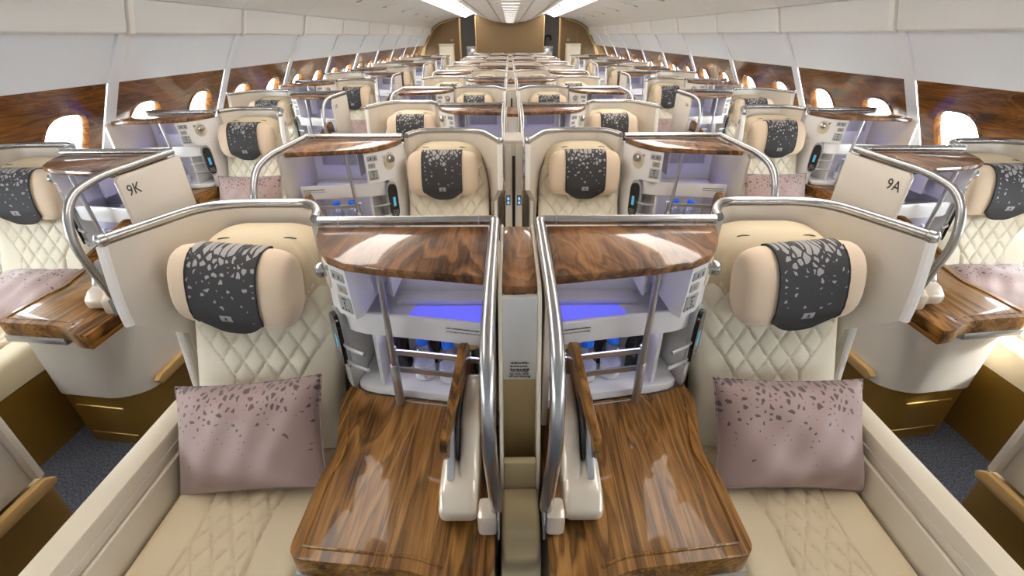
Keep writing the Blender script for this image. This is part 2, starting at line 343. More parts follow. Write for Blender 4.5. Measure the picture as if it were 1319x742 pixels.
def build_side(sx, side, side_word):
    root = MB(sx)
    out = [(2.66, 0.0), (2.72, 0.45), (2.745, 0.80)]
    poly = out + [(p[0] + 0.06, p[1]) for p in out[::-1]]
    root.prism(poly, CAB0, CAB1, 'y')
    w = root.obj('wall_' + side, 'cabin_white'); tag(w, 'white cabin side wall with wooden window panels on the ' + side_word + ' side', None, None, 'structure')
    k0 = -4; k1 = 9
    wn = 0
    up_me = wood_me = rib_me = frame_me = pane_me = lip_me = None
    LEN = (WP1 - WP0).length
    for k in range(k0, k1):
        yc = RIB0 + BAY * (k + 0.5)
        # --- upper white panel
        if up_me is None:
            p = [(2.458, 1.35), (2.375, 1.49), (2.275, 1.64)]
            q = [(a + 0.03, b) for a, b in p[::-1]]
            up_me = MB(sx).prism(p + q, -BAY / 2 + 0.002, BAY / 2 - 0.002, 'y').mesh('upper_panel', 'wall_white')
            # --- wooden panel with two openings: rings of quads from rectangular cells to rounded openings
            m = MB(sx); HW, HH, N = 0.142, 0.195, 32
            def pt(y, t, d=0.0):
                c = WP0 + WUP * t - WN * d
                return (c.x, y, c.y)
            cells = [(-BAY / 2 + 0.05, 0.0, -0.32), (0.0, BAY / 2 - 0.05, 0.32)]
            TC = 0.262
            def rr(a, hw, hh, n=3.2):
                c, s_ = math.cos(a), math.sin(a); f = (abs(c) ** n + abs(s_) ** n) ** (-1 / n); return hw * c * f, hh * s_ * f
            for y0, y1, cy in cells:
                inn, outr, deep = [], [], []
                for i in range(N):
                    a = 2 * math.pi * (i + 0.5) / N
                    dx, dz = rr(a, HW + 0.012, HH + 0.012); inn.append(pt(cy + dx, TC + dz)); deep.append(pt(cy + dx * 0.95, TC + dz * 0.95, 0.045))
                    c, s_ = math.cos(a), math.sin(a)
                    tt = min([q for q in (((y1 - cy) / c if c > 1e-6 else 9), ((y0 - cy) / c if c < -1e-6 else 9), ((LEN - TC) / s_ if s_ > 1e-6 else 9), ((0.0 - TC) / s_ if s_ < -1e-6 else 9)) if q > 0])
                    outr.append([cy + c * tt, TC + s_ * tt])
                # snap nearest sample to the four corners
                for cxn, czn in ((y0, 0.0), (y1, 0.0), (y0, LEN), (y1, LEN)):
                    j = min(range(N), key=lambda q: (outr[q][0] - cxn) ** 2 + (outr[q][1] - czn) ** 2); outr[j] = [cxn, czn]
                o3 = [pt(a, b) for a, b in outr]
                m.add(o3 + inn + deep, [(i, (i + 1) % N, N + (i + 1) % N, N + i) for i in range(N)] + [(N + i, N + (i + 1) % N, 2 * N + (i + 1) % N, 2 * N + i) for i in range(N)])
            wood_me = m.mesh('window_panel', 'wood_wall', recalc=True)
            # --- rib between panels
            rb = MB(sx)
            prof = [pt(0, -0.02), pt(0, LEN)]
            pr3 = [(prof[0][0], prof[0][2]), (prof[1][0], prof[1][2]), (2.30, 1.58), (2.272, 1.622)]
            inn_ = offset_poly(pr3, 0.006); oo = offset_poly(pr3, -0.02)
            rb.prism(inn_ + oo[::-1], -0.045, 0.045, 'y', bev=0.005)
            rib_me = rb.mesh('rib', 'wall_white')
            # --- window frame ring and pane
            fr = MB(sx); L0, L1, L2, L3 = [], [], [], []
            for i in range(N):
                a = 2 * math.pi * i / N
                d1 = rr(a, HW + 0.022, HH + 0.022); d2 = rr(a, HW, HH)
                L0.append(pt(d1[0], TC + d1[1], 0.001)); L1.append(pt((d1[0] + d2[0]) / 2, TC + (d1[1] + d2[1]) / 2, -0.010)); L2.append(pt(d2[0], TC + d2[1], 0.004)); L3.append(pt(d2[0] * .97, TC + d2[1] * .97, 0.042))
            fr.loft([L0, L1, L2, L3], caps=False)
            frame_me = fr.mesh('window_frame', 'wood_wall', recalc=True)
            pn = MB(sx); pn.add([pt(*(lambda d: (d[0], TC + d[1], 0.036))(rr(2 * math.pi * i / N, HW, HH))) for i in range(N)], [tuple(range(N))])
            pane_me = pn.mesh('pane', 'pane', smooth=False)
        for nm, me in (('upper_panel', up_me), ('window_panel', wood_me)):
            o = bpy.data.objects.new(nm, me); COL.objects.link(o); o.parent = w; o.location = (0, yc, 0)
        o = bpy.data.objects.new('rib', rib_me); COL.objects.link(o); o.parent = w; o.location = (0, yc - BAY / 2, 0)
        for dy in (-0.32, 0.32):
            if yc + dy < 0.3: continue
            wn += 1
            o = bpy.data.objects.new('window_%d' % (wn + (0 if sx < 0 else 40)), frame_me); COL.objects.link(o); o.location = (0, yc + dy, 0)
            tag(o, 'rounded cabin window in a walnut panel on the %s side' % side_word, None, 'cabin windows', 'structure')
            p = bpy.data.objects.new('pane', pane_me); COL.objects.link(p); p.parent = o
    sk = MB(sx)  # unseen skin added to stop light leaking in around the panels
    sk.prism([(2.48, 1.345), (2.80, 1.36), (2.80, 1.38), (2.48, 1.365)], CAB0, CAB1, 'y'); sk.box(2.80, 2.83, CAB0, CAB1, 1.34, 2.34); sk.box(2.775, 2.83, CAB0, RIB0 - 4 * BAY, 0.0, 1.36); sk.box(2.775, 2.83, 14.54, CAB1, 0.0, 1.36)
    sk.prism([(2.72, 0.79), (2.83, 0.79), (2.83, 0.80), (2.72, 0.80)], CAB0, CAB1, 'y')
    so = sk.obj('wall_light_block_' + side, 'cabin_white'); tag(so, 'unseen light-blocking skin added outside the cabin on the %s side' % side_word, None, None, 'structure')
    # ---- overhead bins
    outer = 0.06
    low = [(2.268, 1.612), (2.245, 1.622), (2.232, 1.66), (2.21, 1.735), (2.19, 1.79)]
    upp = [(2.188, 1.795), (2.12, 1.85), (1.98, 1.925), (1.75, 1.99), (1.50, 2.035), (1.30, 2.055)]
    lp = low + [(a + 0.05, b + 0.03) for a, b in low[::-1]]; up_ = upp + [(a + 0.03, b + 0.05) for a, b in upp[::-1]]
    fas = MB(sx).prism(lp, -BAY / 2 + 0.012, BAY / 2 - 0.012, 'y', bev=0.004).mesh('lower_fascia', 'cabin_white')
    dor = MB(sx).prism(up_, -BAY / 2 + 0.002, BAY / 2 - 0.002, 'y').mesh('bin_door', 'cabin_white')
    lat = MB(sx); lat.prism([(1.80, 1.968), (1.62, 2.005), (1.62, 2.02), (1.80, 1.985)], -0.022, 0.022, 'y', bev=0.004); lat = lat.mesh('latch', 'white_edge')
    plate = MB(sx).prism([(1.86, 1.9525), (1.79, 1.974), (1.80, 1.982), (1.86, 1.965)], -0.045, 0.045, 'y', bev=0.003).mesh('latch_plate', 'socket_grey')
    dv = MB(sx); din = offset_poly(low, 0.010); dv.prism(din + [(a + 0.02, b + 0.015) for a, b in low[::-1]], -0.022, 0.022, 'y', bev=0.004); dv = dv.mesh('divider', 'white_edge')
    names = ['first', 'second', 'third', 'fourth', 'fifth', 'sixth', 'seventh', 'eighth', 'ninth', 'tenth', 'eleventh', 'twelfth', 'thirteenth', 'fourteenth']
    n = 0
    for k in range(k1 - 1, k0 - 1, -1):
        yc = RIB0 + BAY * (k + 0.5)
        b = empty('overhead_bin', (0, yc, 0)); nm = names[min(n, 13)]; n += 1
        tag(b, 'white overhead bin on the %s side, %s from the rear partition' % (side_word, nm), 'overhead bin', 'overhead bins')
        for pn_, me, dy in (('lower_fascia', fas, 0), ('bin_door', dor, 0), ('latch', lat, 0.2), ('latch_plate', plate, 0.2), ('divider', dv, -BAY / 2 + 0.023)):
            o = bpy.data.objects.new(pn_, me); COL.objects.link(o); o.parent = b; o.location = (0, dy, 0)
    # ---- cove light
    cv = MB(sx); c0 = [(1.30, 2.062), (1.15, 2.13), (1.03, 2.155), (0.955, 2.14)]
    cv.prism(c0 + [(a, b + 0.03) for a, b in c0[::-1]], 0.3, 15.28, 'y')
    o = cv.obj('cove_light', 'cove'); tag(o, 'long warm white cove light along the ceiling on the %s side' % side_word, 'light', 'cove lights')
    for j in range(7):
        y = 15.0 - j * 0.75
        s_ = MB(sx).lathe([(0.0, 0), (0.020, 0), (0.022, 0.012), (0.014, 0.03), (0, 0.03)], (0.985, y, 2.108), 10).obj('spotlight', 'black')
        tag(s_, 'small black spotlight in the cove on the %s side, %s from the rear' % (side_word, names[j]), 'spotlight', 'cove spotlights')
    s_ = MB(sx).lathe([(0.0, 0), (0.075, 0), (0.078, 0.006), (0, 0.008)], (1.05, 14.1, 2.118), 20).obj('ceiling_sign', 'pink')
    tag(s_, 'round pink sign disc in the cove on the %s side' % side_word, 'sign')
build_side(-1, 'left', '9K'); build_side(1, 'right', '9A')

# ceiling: dropped centre panel, rising to the coves, and an unseen light-blocking sheet added above
pc = [(-0.955, 2.135), (-0.72, 2.03), (-0.45, 1.955), (-0.26, 1.935), (0.26, 1.935), (0.45, 1.955), (0.72, 2.03), (0.955, 2.135)]
cl = MB().prism(pc + [(a, b + 0.025) for a, b in pc[::-1]], CAB0, 15.28, 'y').obj('ceiling', 'cabin_white'); tag(cl, 'pale grey dropped ceiling of the cabin', None, None, 'structure')
MB().box(-2.83, 2.83, CAB0, CAB1, 2.30, 2.34).obj('roof_light_block', 'cabin_white', cl)  # unseen sheet added to keep sky light from leaking in above
cpm = MB().box(-0.22, 0.22, -0.30, 0.30, 1.922, 1.934, 0.006).mesh('ceiling_panel', 'cabin_white')
lns = MB().lathe([(0, 0), (0.10, 0.0), (0.11, 0.006), (0.11, 0.012), (0, 0.012)], (0, 0, 1.914), 20).mesh('panel_glint', 'panel_glint')
for j in range(26):
    y = 15.0 - j * 0.64
    o = bpy.data.objects.new('ceiling_panel', cpm); COL.objects.link(o); o.parent = cl; o.location = (0, y, 0)
    p = bpy.data.objects.new('panel_glint', lns); COL.objects.link(p); p.parent = o; p.scale = (1, 0.5, 1)
for sx in (-1, 1):
    MB(sx).box(0.248, 0.262, CAB0, 15.28, 1.926, 1.940, 0.003).obj('seam_trim', 'socket_grey', cl)
    c0 = [(1.30, 2.062), (1.15, 2.13), (1.03, 2.155), (0.955, 2.14)]
    MB(sx).prism(c0 + [(a, b + 0.03) for a, b in c0[::-1]], CAB0, 0.299, 'y').obj('cove_blank', 'cabin_white', cl)
    MB(sx).box(0.60, 0.606, CAB0, 15.28, 1.983, 1.996).obj('seam_line', 'socket_grey', cl)

# bulkheads at the rear, wall behind the camera
pb = [(-1.01, 0), (1.01, 0), (1.01, 2.15), (0.955, 2.135), (0.72, 2.03), (0.45, 1.955), (-0.45, 1.955), (-0.72, 2.03), (-0.955, 2.135), (-1.01, 2.15)]
bk = MB().prism(pb, 15.30, 15.36, 'y').obj('wall_back', 'laminate'); tag(bk, 'brown laminate bulkhead across the rear of the centre block', None, None, 'structure')
for sx in (-1, 1):
    MB(sx).box(1.0, 1.03, 15.27, 15.30, 0, 2.1, 0.004).obj('edge_trim', 'tan_trim', bk)
gw = MB().box(-2.83, 2.83, 17.2, 17.4, 0, 2.3).obj('wall_galley', 'galley_dark'); tag(gw, 'dark grey galley wall seen through the rear aisles', None, None, 'structure')
fw = MB().box(-2.83, 2.83, CAB0 - 0.06, CAB0, 0, 2.34).obj('wall_front', 'cabin_white'); tag(fw, 'pale bulkhead at the front end of the cabin', None, None, 'structure')
for sx, sd, w_ in ((-1, 'left', '9K'), (1, 'right', '9A')):
    pp = [(1.44, 0), (2.66, 0), (2.735, 0.80), (2.45, 1.355), (2.27, 1.62), (2.19, 1.79), (1.98, 1.915), (1.75, 1.98), (1.50, 2.025), (1.44, 2.03)]
    o = MB(sx).prism(pp, 14.545, 14.76, 'y').obj('wall_partition_' + sd, 'laminate_dark'); tag(o, 'brown side partition by the rear window seats on the %s side' % w_, None, None, 'structure')
    MB(sx).box(1.405, 1.44, 14.53, 14.75, 0, 2.03, 0.005).obj('edge_trim', 'tan_trim', o)
    arch = [(2.52, 1.0), (2.40, 1.36), (2.24, 1.62), (2.15, 1.77), (1.96, 1.89), (1.74, 1.955), (1.52, 2.0)]
    MB(sx).tube([(a, 14.535, b) for a, b in arch], 0.018, 8).obj('arch_trim', 'tan_trim', o)
    MB(sx).box(1.62, 1.70, 14.53, 14.545, 1.45, 1.52, 0.005).obj('wall_plate', 'galley_dark', o)
    MB(sx).box(1.90, 1.92, 14.533, 14.545, 1.2, 1.85, 0.004).obj('panel_seam', 'bronze', o)
    c = empty('closet_cabinet', (sx * 1.78, 14.2, 0)); tag(c, 'plain beige cabinet before the brown partition on the %s side' % w_, 'cabinet', 'rear cabinets')
    MB(sx).box(-0.19, 0.19, -0.10, 0.30, 0.0, 1.36, 0.02).obj('body', 'cream_paint', c)
    MB(sx).box(-0.20, 0.20, -0.11, 0.31, 1.361, 1.40, 0.012).obj('top', 'cream_paint', c)
    MB(sx).box(-0.15, 0.15, -0.108, -0.10, 0.3, 1.3, 0.004).obj('door', 'cream_paint', c)
    g = empty('service_cart', (sx * 1.22, 16.3, 0)); tag(g, 'silver galley service cart in the rear aisle on the %s side' % w_, 'cart', 'galley carts')
    MB(sx).box(-0.15, 0.15, -0.2, 0.2, 0.10, 1.24, 0.01).obj('body', 'steel', g)
    MB(sx).box(-0.155, 0.155, -0.205, 0.205, 1.241, 1.30, 0.008).obj('top_tray', 'console_white', g)
    MB(sx).box(-0.13, 0.13, -0.212, -0.20, 0.2, 1.15, 0.005).obj('door', 'white_edge', g)
    for wx in (-0.11, 0.11):
        for wy in (-0.15, 0.15): MB(sx).lathe([(0, -0.015), (0.05, -0.015), (0.05, 0.015), (0, 0.015)], (wx, wy, 0.05), 12, M=Matrix.Rotation(R(90), 3, 'Y')).obj('wheel', 'black', g)
pip = MB().tube(fillet([(1.18, 17.15, 1.15), (1.18, 17.15, 1.58), (1.36, 17.15, 1.60), (1.38, 17.15, 1.46)], 0.08), 0.028, 8).obj('wall_handle', 'black'); tag(pip, 'black curved handle on the galley wall at the 9A side aisle', 'handle')

# ------------------------------------------------------------------ seat and console: built once for each hand (u = distance from the console edge)
def lerp(a, b, t): return a + (b - a) * t
def quilt(a, b, w, h, depth=0.006, sg=0.055):
    p = a / w + b / h; q = a / w - b / h
    g = 0
    for t in (p, q):
        d = abs(t - math.floor(t) - 0.0); d = min(d, 1 - d); g = max(g, math.exp(-(d / sg) ** 2))
    e = 1.0
    for t in (p, q):
        d = abs(t - math.floor(t) - 0.5) * 2; e *= 1 - d * d
    return -depth * g + 0.0035 * e
RIM = [(1.003, -0.13), (0.893, 0.16), (0.580, 0.16), (0.530, 0.075), (0.5145, 0.015)]
SEATC = 0.705
def hp_front(u, z, c=(SEATC, 0.975), a=(0.193, 0.130), yc=0.02, bt=0.115):
    du = min(1, abs(u - c[0]) / a[0]); pinch = 1 - 0.18 * (1 - du ** 1.5)
    dz = min(1, abs(z - c[1]) / (a[1] * pinch)); q = 1 - du ** 3.2 - 0
    r = max(0.0, 1 - du ** 3.0) ** 0.5 * max(0.0, 1 - dz ** 2.6) ** 0.5
    return yc - bt * r - 0.10 * (0.975 - z)

SEAT_PARTS = {}
def make_seat(sx):
    t = empty('airline_seat')
    # ---- privacy shell: wall along the rim path
    path = [(p.x, p.y) for p in fillet([(a, b, 0) for a, b in RIM], [0, 0.13, 0.09, 0.03, 0], 8)]
    k_ = 0
    for k_ in range(len(path) - 1):
        if path[k_][1] < -0.02 <= path[k_ + 1][1]: break
    d_ = Vector(path[k_ + 1]) - Vector(path[k_]); f_ = (-0.02 - path[k_][1]) / d_.y; c_ = Vector(path[k_]) + d_ * f_
    path = path[:k_ + 1] + [tuple(c_ - d_.normalized() * 0.001), tuple(c_ + d_.normalized() * 0.001)] + path[k_ + 1:]
    path = [path[0]] + [tuple(Vector(path[0]).lerp(Vector(path[1]), q / 4)) for q in range(1, 4)] + path[1:]
    inn = offset_poly(path, 0.013); out = offset_poly(path, -0.013)
    def bottom(u, y):      # lower edge of the wing
        if u > 0.92 and y < -0.02: return lerp(0.915, 0.81, min(1, max(0, (y + 0.13) / 0.11)))
        return 0.36
    m = MB(sx); n = len(path)
    lo = []; hi = []
    for i, (u, y) in enumerate(path):
        b_ = bottom(u, y); dy = -0.03 if (u > 0.92 and y < -0.02) else 0
        lo.append((b_, dy)); hi.append(1.138)
    vs = []
    NV = 7
    for j in range(NV + 1):
        for P in (inn, out):
            for i in range(n):
                tt = j / NV; b_, dy = lo[i]
                z = lerp(b_, hi[i], tt); bul = math.sin(tt * math.pi) * 0.012
                cx = -dy * 0
                vs.append((P[i][0] + (0.0), P[i][1] + dy * math.sin(math.pi * (1 - tt) * 0.5) , z))
    fs = []
    def ix(j, k, i): return (j * 2 + k) * n + i
    for j in range(NV):
        for i in range(n - 1):
            fs.append((ix(j, 0, i), ix(j, 0, i + 1), ix(j + 1, 0, i + 1), ix(j + 1, 0, i)))
            fs.append((ix(j, 1, i), ix(j + 1, 1, i), ix(j + 1, 1, i + 1), ix(j, 1, i + 1)))
        for i in (0, n - 1): fs.append((ix(j, 0, i), ix(j + 1, 0, i), ix(j + 1, 1, i), ix(j, 1, i)))
    for i in range(n - 1):
        fs.append((ix(0, 0, i), ix(0, 1, i), ix(0, 1, i + 1), ix(0, 0, i + 1))); fs.append((ix(NV, 0, i), ix(NV, 0, i + 1), ix(NV, 1, i + 1), ix(NV, 1, i)))
    m.add(vs, fs); sh = m.obj('privacy_shell', 'shell', t, ang=50)
    # white edge along the wing
    e = MB(sx); pe = [(path[0][0], path[0][1] - 0.03 * math.sin(math.pi * (1 - k / 6) * .5) - 0.002, lerp(0.915, 1.135, k / 6)) for k in range(7)]
    e.tube(pe, 0.0135, 8).obj('edge_trim', 'white_edge', sh)
    # rim tube with ball end
    rp = fillet([(u, y, 1.15) for u, y in RIM], [0, 0.11, 0.10, 0.05, 0], 7)
    rr = [0.0135] * len(rp)
    MB(sx).tube(rp, rr, 12).obj('rim_tube', 'chrome', t)
    d = (rp[0] - rp[1]).normalized()
    MB(sx).tube([rp[0] - d * 0.012, rp[0] - d * 0.008, rp[0] + d * 0.006, rp[0] + d * 0.012], [0.013, 0.0165, 0.0165, 0.008], 12).obj('rim_cap', 'chrome', t)
    # lower rear side below the wing, with white front edge
    low = MB(sx).prism([(-0.05, 0.83), (-0.075, 0.64), (-0.09, 0.36), (0.12, 0.36), (0.12, 0.83)], 0.965, 0.985, 'x', bev=0.004).obj('lower_shell', 'shell', t)
    MB(sx).tube([(0.975, -0.053, 0.83), (0.975, -0.078, 0.64), (0.975, -0.092, 0.37)], 0.009, 8).obj('edge_trim', 'white_edge', low)
    MB(sx).box(0.986, 1.018, 0.095, 0.115, 0.375, 0.90, 0.003).obj('rear_return', 'shell', t)
    # aisle arm wall
    arm = MB(sx); prof = fillet([(-0.86, 0, 0.345), (-0.86, 0, 0.615), (-0.115, 0, 0.625), (-0.085, 0, 0.55), (-0.085, 0, 0.345)], [0, 0.05, 0.06, 0.03, 0], 5)
    arm.prism([(p.x, p.z) for p in prof], 0.935, 1.005, 'x', bev=0.009, only='caps'); arm = arm.obj('arm_wall', 'cream_paint', t)
    MB(sx).prism([(-0.85, 0.22), (-0.85, 0.545), (-0.13, 0.555), (-0.10, 0.50), (-0.10, 0.22)], 0.922, 0.936, 'x', bev=0.004).obj('inner_liner', 'cream_paint', arm)
    MB(sx).tube([(0.9335, -0.85, 0.572), (0.9335, -0.12, 0.582)], 0.0022, 6).obj('seam', 'shell', arm)
    MB(sx).prism([(-0.80, 0.325), (-0.80, 0.37), (0.10, 0.37), (0.13, 0.345), (0.12, 0.325)], 1.0055, 1.030, 'x', bev=0.006).obj('side_ridge', 'tan_trim', arm)
    # plinth
    MB(sx).prism([(p.x, p.y) for p in fillet([(0.501, -0.80, 0), (1.0, -0.80, 0), (1.0, 0.0, 0), (0.985, 0.14, 0), (0.90, 0.17, 0), (0.501, 0.17, 0)], [0, 0.03, 0.1, 0.06, 0.03, 0], 5)], 0.0, 0.343, 'z').obj('plinth', 'bronze', t)
    # ---- seat cushion
    u0, u1, y0, y1 = 0.503, 0.918, -0.78, -0.12
    def sf(a, b):
        u = lerp(u0, u1, a); y = lerp(y0, y1, b); ca = (a - 0.5) * 2; cb = (b - 0.5) * 2
        edge = (1 - min(1, abs(ca)) ** 10) ** 0.5 * (1 - min(1, abs(cb)) ** 14) ** 0.5
        z = 0.44 + 0.03 * edge + 0.006 * cb
        cu = u - SEATC
        half = 0.075 + 0.055 * (b - 0.1) ** 2 * 2 if True else 0
        half = 0.14 - 0.055 * math.sin(min(1, max(0, 1.15 * b)) * math.pi)
        dseam = abs(abs(cu) - half)
        z -= 0.007 * math.exp(-(dseam / 0.004) ** 2)
        if abs(cu) < half: z += 0.004 + quilt(cu, y, 0.055, 0.092, 0.006)
        return (u, y, z)
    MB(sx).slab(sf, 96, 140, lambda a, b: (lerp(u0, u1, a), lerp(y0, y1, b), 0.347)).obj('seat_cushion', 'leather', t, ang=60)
    # ---- backrest
    A = Vector((0, -0.185, 0.455)); B_ = Vector((0, 0.075, 1.03)); up = (B_ - A).normalized(); nn = Vector((0, -up.z, up.y)); H = (B_ - A).length
    bu0, bu1 = 0.513, 0.937
    bu0 = 0.502
    def bf(a, b):
        top = 1.0 - 0.22 * max(0, (b - 0.72) / 0.28) ** 2.2
        u = SEATC + (lerp(bu0, bu1, a) - SEATC) * top
        ca = (a - 0.5) * 2; cb = (b - 0.5) * 2
        edge = (1 - min(1, abs(ca)) ** 9) ** 0.5 * (1 - min(1, abs(cb)) ** 16) ** 0.5
        h = 0.045 * edge
        cu = u - SEATC; l = b * H
        half = 0.10 + 0.55 * max(0, b - 0.38) ** 1.2 if b > 0.38 else 0.10 + 0.03 * (0.38 - b)
        h -= 0.007 * math.exp(-((abs(cu) - half) / 0.004) ** 2)
        if abs(cu) < half and b < 0.93: h += 0.004 + quilt(cu, l, 0.068, 0.098, 0.006)
        p = A + up * l + nn * h
        return (u, p.y, p.z)
    def bb(a, b):
        x, y, z = bf(a, b); p = Vector((0, y, z)); l = b * H; q = A + up * l - nn * 0.045
        return (x, q.y, q.z)
    MB(sx).slab(bf, 100, 140, bb).obj('backrest', 'leather_back', t, ang=60)
    # ---- headrest: domed body with folded side wings
    hb = MB(sx)
    def hf(a, b):
        ca = (a - 0.5) * 2
        b = math.sin(b * math.pi / 2); z = lerp(0.855, 1.10, b); w = 0.203 * (1 - 0.93 * max(0, (b - 0.15) / 0.85) ** 5.5) ** 0.42
        u = SEATC + ca * w
        e1 = (1 - abs(ca) ** 6) ** 0.5; e2 = max(0.0, 1 - abs(2 * b - 1) ** 5) ** 0.5
        y = 0.075 - 0.085 * e1 * e2 - 0.14 * (1.0 - z) * 1.2
        y -= 0.012 * abs(ca) ** 2 * e1
        y += 0.006 * math.exp(-((abs(ca) - 0.74) / 0.03) ** 2) * e2
        return (u, y, z)
    def hbk(a, b):
        x, y, z = hf(a, b); return (x, 0.105 - 0.14 * (1.0 - z), z)
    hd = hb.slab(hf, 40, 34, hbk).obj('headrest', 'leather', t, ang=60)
    for du in (-0.115, 0.07):
        pts = [(SEATC + du + 0.045 * k / 5, hf(0.5 + (du + 0.045 * k / 5) / 0.34, 0.80)[1] + 0.0 - 0.001, 1.084 + 0.004 * math.sin(k / 5 * math.pi)) for k in range(6)]
        MB(sx).tube(pts, 0.0018, 6).obj('strap_slot', 'ink', hd)
    # ---- soft headrest pillow
    hp = MB(sx); NA, NB = 30, 24; c = (SEATC, 0.975); a_ = (0.182, 0.122)
    vs = []; 
    for j in range(NB + 1):
        ph = -math.pi / 2 + math.pi * j / NB
        for i in range(NA):
            th = 2 * math.pi * i / NA
            def se(v, n): return math.copysign(abs(v) ** n, v)
            x = se(math.sin(ph), 0.50)                                     # along width
            rad = abs(math.cos(ph)) ** 0.42
            pin = 1 - 0.14 * (1 - abs(x) ** 1.6)
            zz = se(math.sin(th), 0.8) * rad * a_[1] * pin; yy = se(math.cos(th), 0.9) * rad * 0.062
            u = c[0] + x * a_[0]; z = c[1] + zz
            vs.append((u, -0.065 - yy - 0.20 * (0.975 - z) + 0.0, z))
    fs = [(j * NA + i, j * NA + (i + 1) % NA, (j + 1) * NA + (i + 1) % NA, (j + 1) * NA + i) for j in range(NB) for i in range(NA)]
    hp.add(vs, fs); pil = hp.obj('headrest_pillow', 'suede', t, ang=60)
    # ---- printed cover draped over the pillow
    cv = MB(sx); NU, NVV = 20, 34
    prof = []     # (y,z) path over the pillow: from behind the top, over it, down the front
    for k in range(NVV + 1):
        s_ = k / NVV
        if s_ < 0.30:
            an = R(150) - (s_ / 0.30) * R(120)     # over the top
            yy = -0.065 + 0.066 * -math.cos(an) * -1 - 0.02; zz = 0.975 + 0.116 * math.sin(an) ** 0.8 if math.sin(an) > 0 else 0.975
            yy = -0.088 - 0.064 * math.cos(R(150) - an) + 0.064 * 0.55
            prof.append((yy, zz))
        else: break
    def cover_pt(a, b, off=0.0):
        # b: 0 at the back top, 1 at the lower hem; angle around the pillow section
        ca = (a - 0.5) * 2
        th = lerp(R(118), R(-28), min(1, b / 0.80))
        def se(v, n): return math.copysign(abs(v) ** n, v)
        rad = 1.045 + off
        zz = se(math.sin(th), 0.8) * rad * a_[1] * 0.86; yy = se(math.cos(th), 0.9) * rad * 0.062
        z = c[1] + zz; y = -0.065 - yy - 0.20 * (0.975 - z)
        if b > 0.80:
            z -= (b - 0.80) * 0.30; y += (b - 0.80) * 0.10
        w = 0.100
        if b > 0.78:
            q = (b - 0.78) / 0.22; w *= (1 - q ** 3.2 * 0.42)
        if b > 0.85: z += 0.0
        return (c[0] + ca * w, y, z + (0.012 * abs(ca) ** 3 if b > 0.9 else 0))
    cv.slab(lambda a, b: cover_pt(a, b, 0.05), NU, NVV, lambda a, b: cover_pt(a, b, 0.0))
    cvo = cv.obj('headrest_cover', 'cover_print', t, ang=60)
    ed = MB(sx); ring = [cover_pt(0, b / 12, 0.05) for b in range(3, 13)] + [cover_pt(a / 8, 1, 0.05) for a in range(1, 8)] + [cover_pt(1, b / 12, 0.05) for b in range(12, 2, -1)]
    ed.tube(ring, 0.0028, 6).obj('hem', 'charcoal_edge', cvo)
    def on_cover(cu, cb, du, db): return cover_pt(cu + du, cb + db, 0.075)
    bd = MB(sx); g = [on_cover(0.5, 0.80, du, db) for db in (-0.035, 0, 0.035) for du in (-0.085, 0, 0.085)]
    bd.add(g, [(0, 1, 4, 3), (1, 2, 5, 4), (3, 4, 7, 6), (4, 5, 8, 7)]); bd = bd.obj('badge', 'badge', cvo, smooth=False)
    em = MB(sx); g = lambda du, db: tuple(Vector(on_cover(0.5, 0.80, du, db)) + Vector((0, -0.0012, 0)))
    em.add([g(-0.055, 0.021), g(0.055, 0.021), g(0.055, 0.027), g(-0.055, 0.027)], [(0, 1, 2, 3)])
    em.add([g(-0.022, 0.012), g(-0.026, -0.004), g(-0.004, -0.024), g(0.02, -0.008), g(0.006, 0.002), g(0.022, 0.012)], [(0, 1, 2, 3, 4, 5)])
    # kept inside the badge part group: a sub-part may not go deeper, so the emblem sits beside it
    em.obj('emblem', 'ink', cvo, smooth=False)
    return t

# console outline: top curve T (z=1.115) and bottom curve BT (z=.67)
TC_ = [(0.495, -0.004), (0.478, -0.06), (0.452, -0.125), (0.41, -0.195), (0.36, -0.235)]
BC_ = [(0.478, -0.075), (0.472, -0.105), (0.452, -0.135), (0.415, -0.165), (0.36, -0.190)]
def face_pt(t, z, d=0.0):
    k = t * (len(TC_) - 1); i = min(int(k), len(TC_) - 2); f = k - i
    w = (1.115 - z) / (1.115 - 0.67)
    def P(i): return Vector((lerp(TC_[i][0], BC_[i][0], w), lerp(TC_[i][1], BC_[i][1], w)))
    p = P(i).lerp(P(i + 1), f)
    # smooth tangent
    ta = (P(min(i + 1, 4)) - P(i)).normalized(); n2 = Vector((-ta.y, ta.x))
    if n2.y > 0: n2 = -n2
    q = p + n2 * d
    return Vector((q.x, q.y, z)), Vector((ta.x, ta.y, 0)), Vector((n2.x, n2.y, 0))
FR = [(0.36, -0.176), (0.28, -0.190), (0.15, -0.212), (0.022, -0.238)]       # front line of tray fascia / plinth
WOODF = [(0.497, -0.018), (0.482, -0.07), (0.455, -0.135), (0.41, -0.205), (0.355, -0.243), (0.255, -0.272), (0.145, -0.292), (0.024, -0.315)]

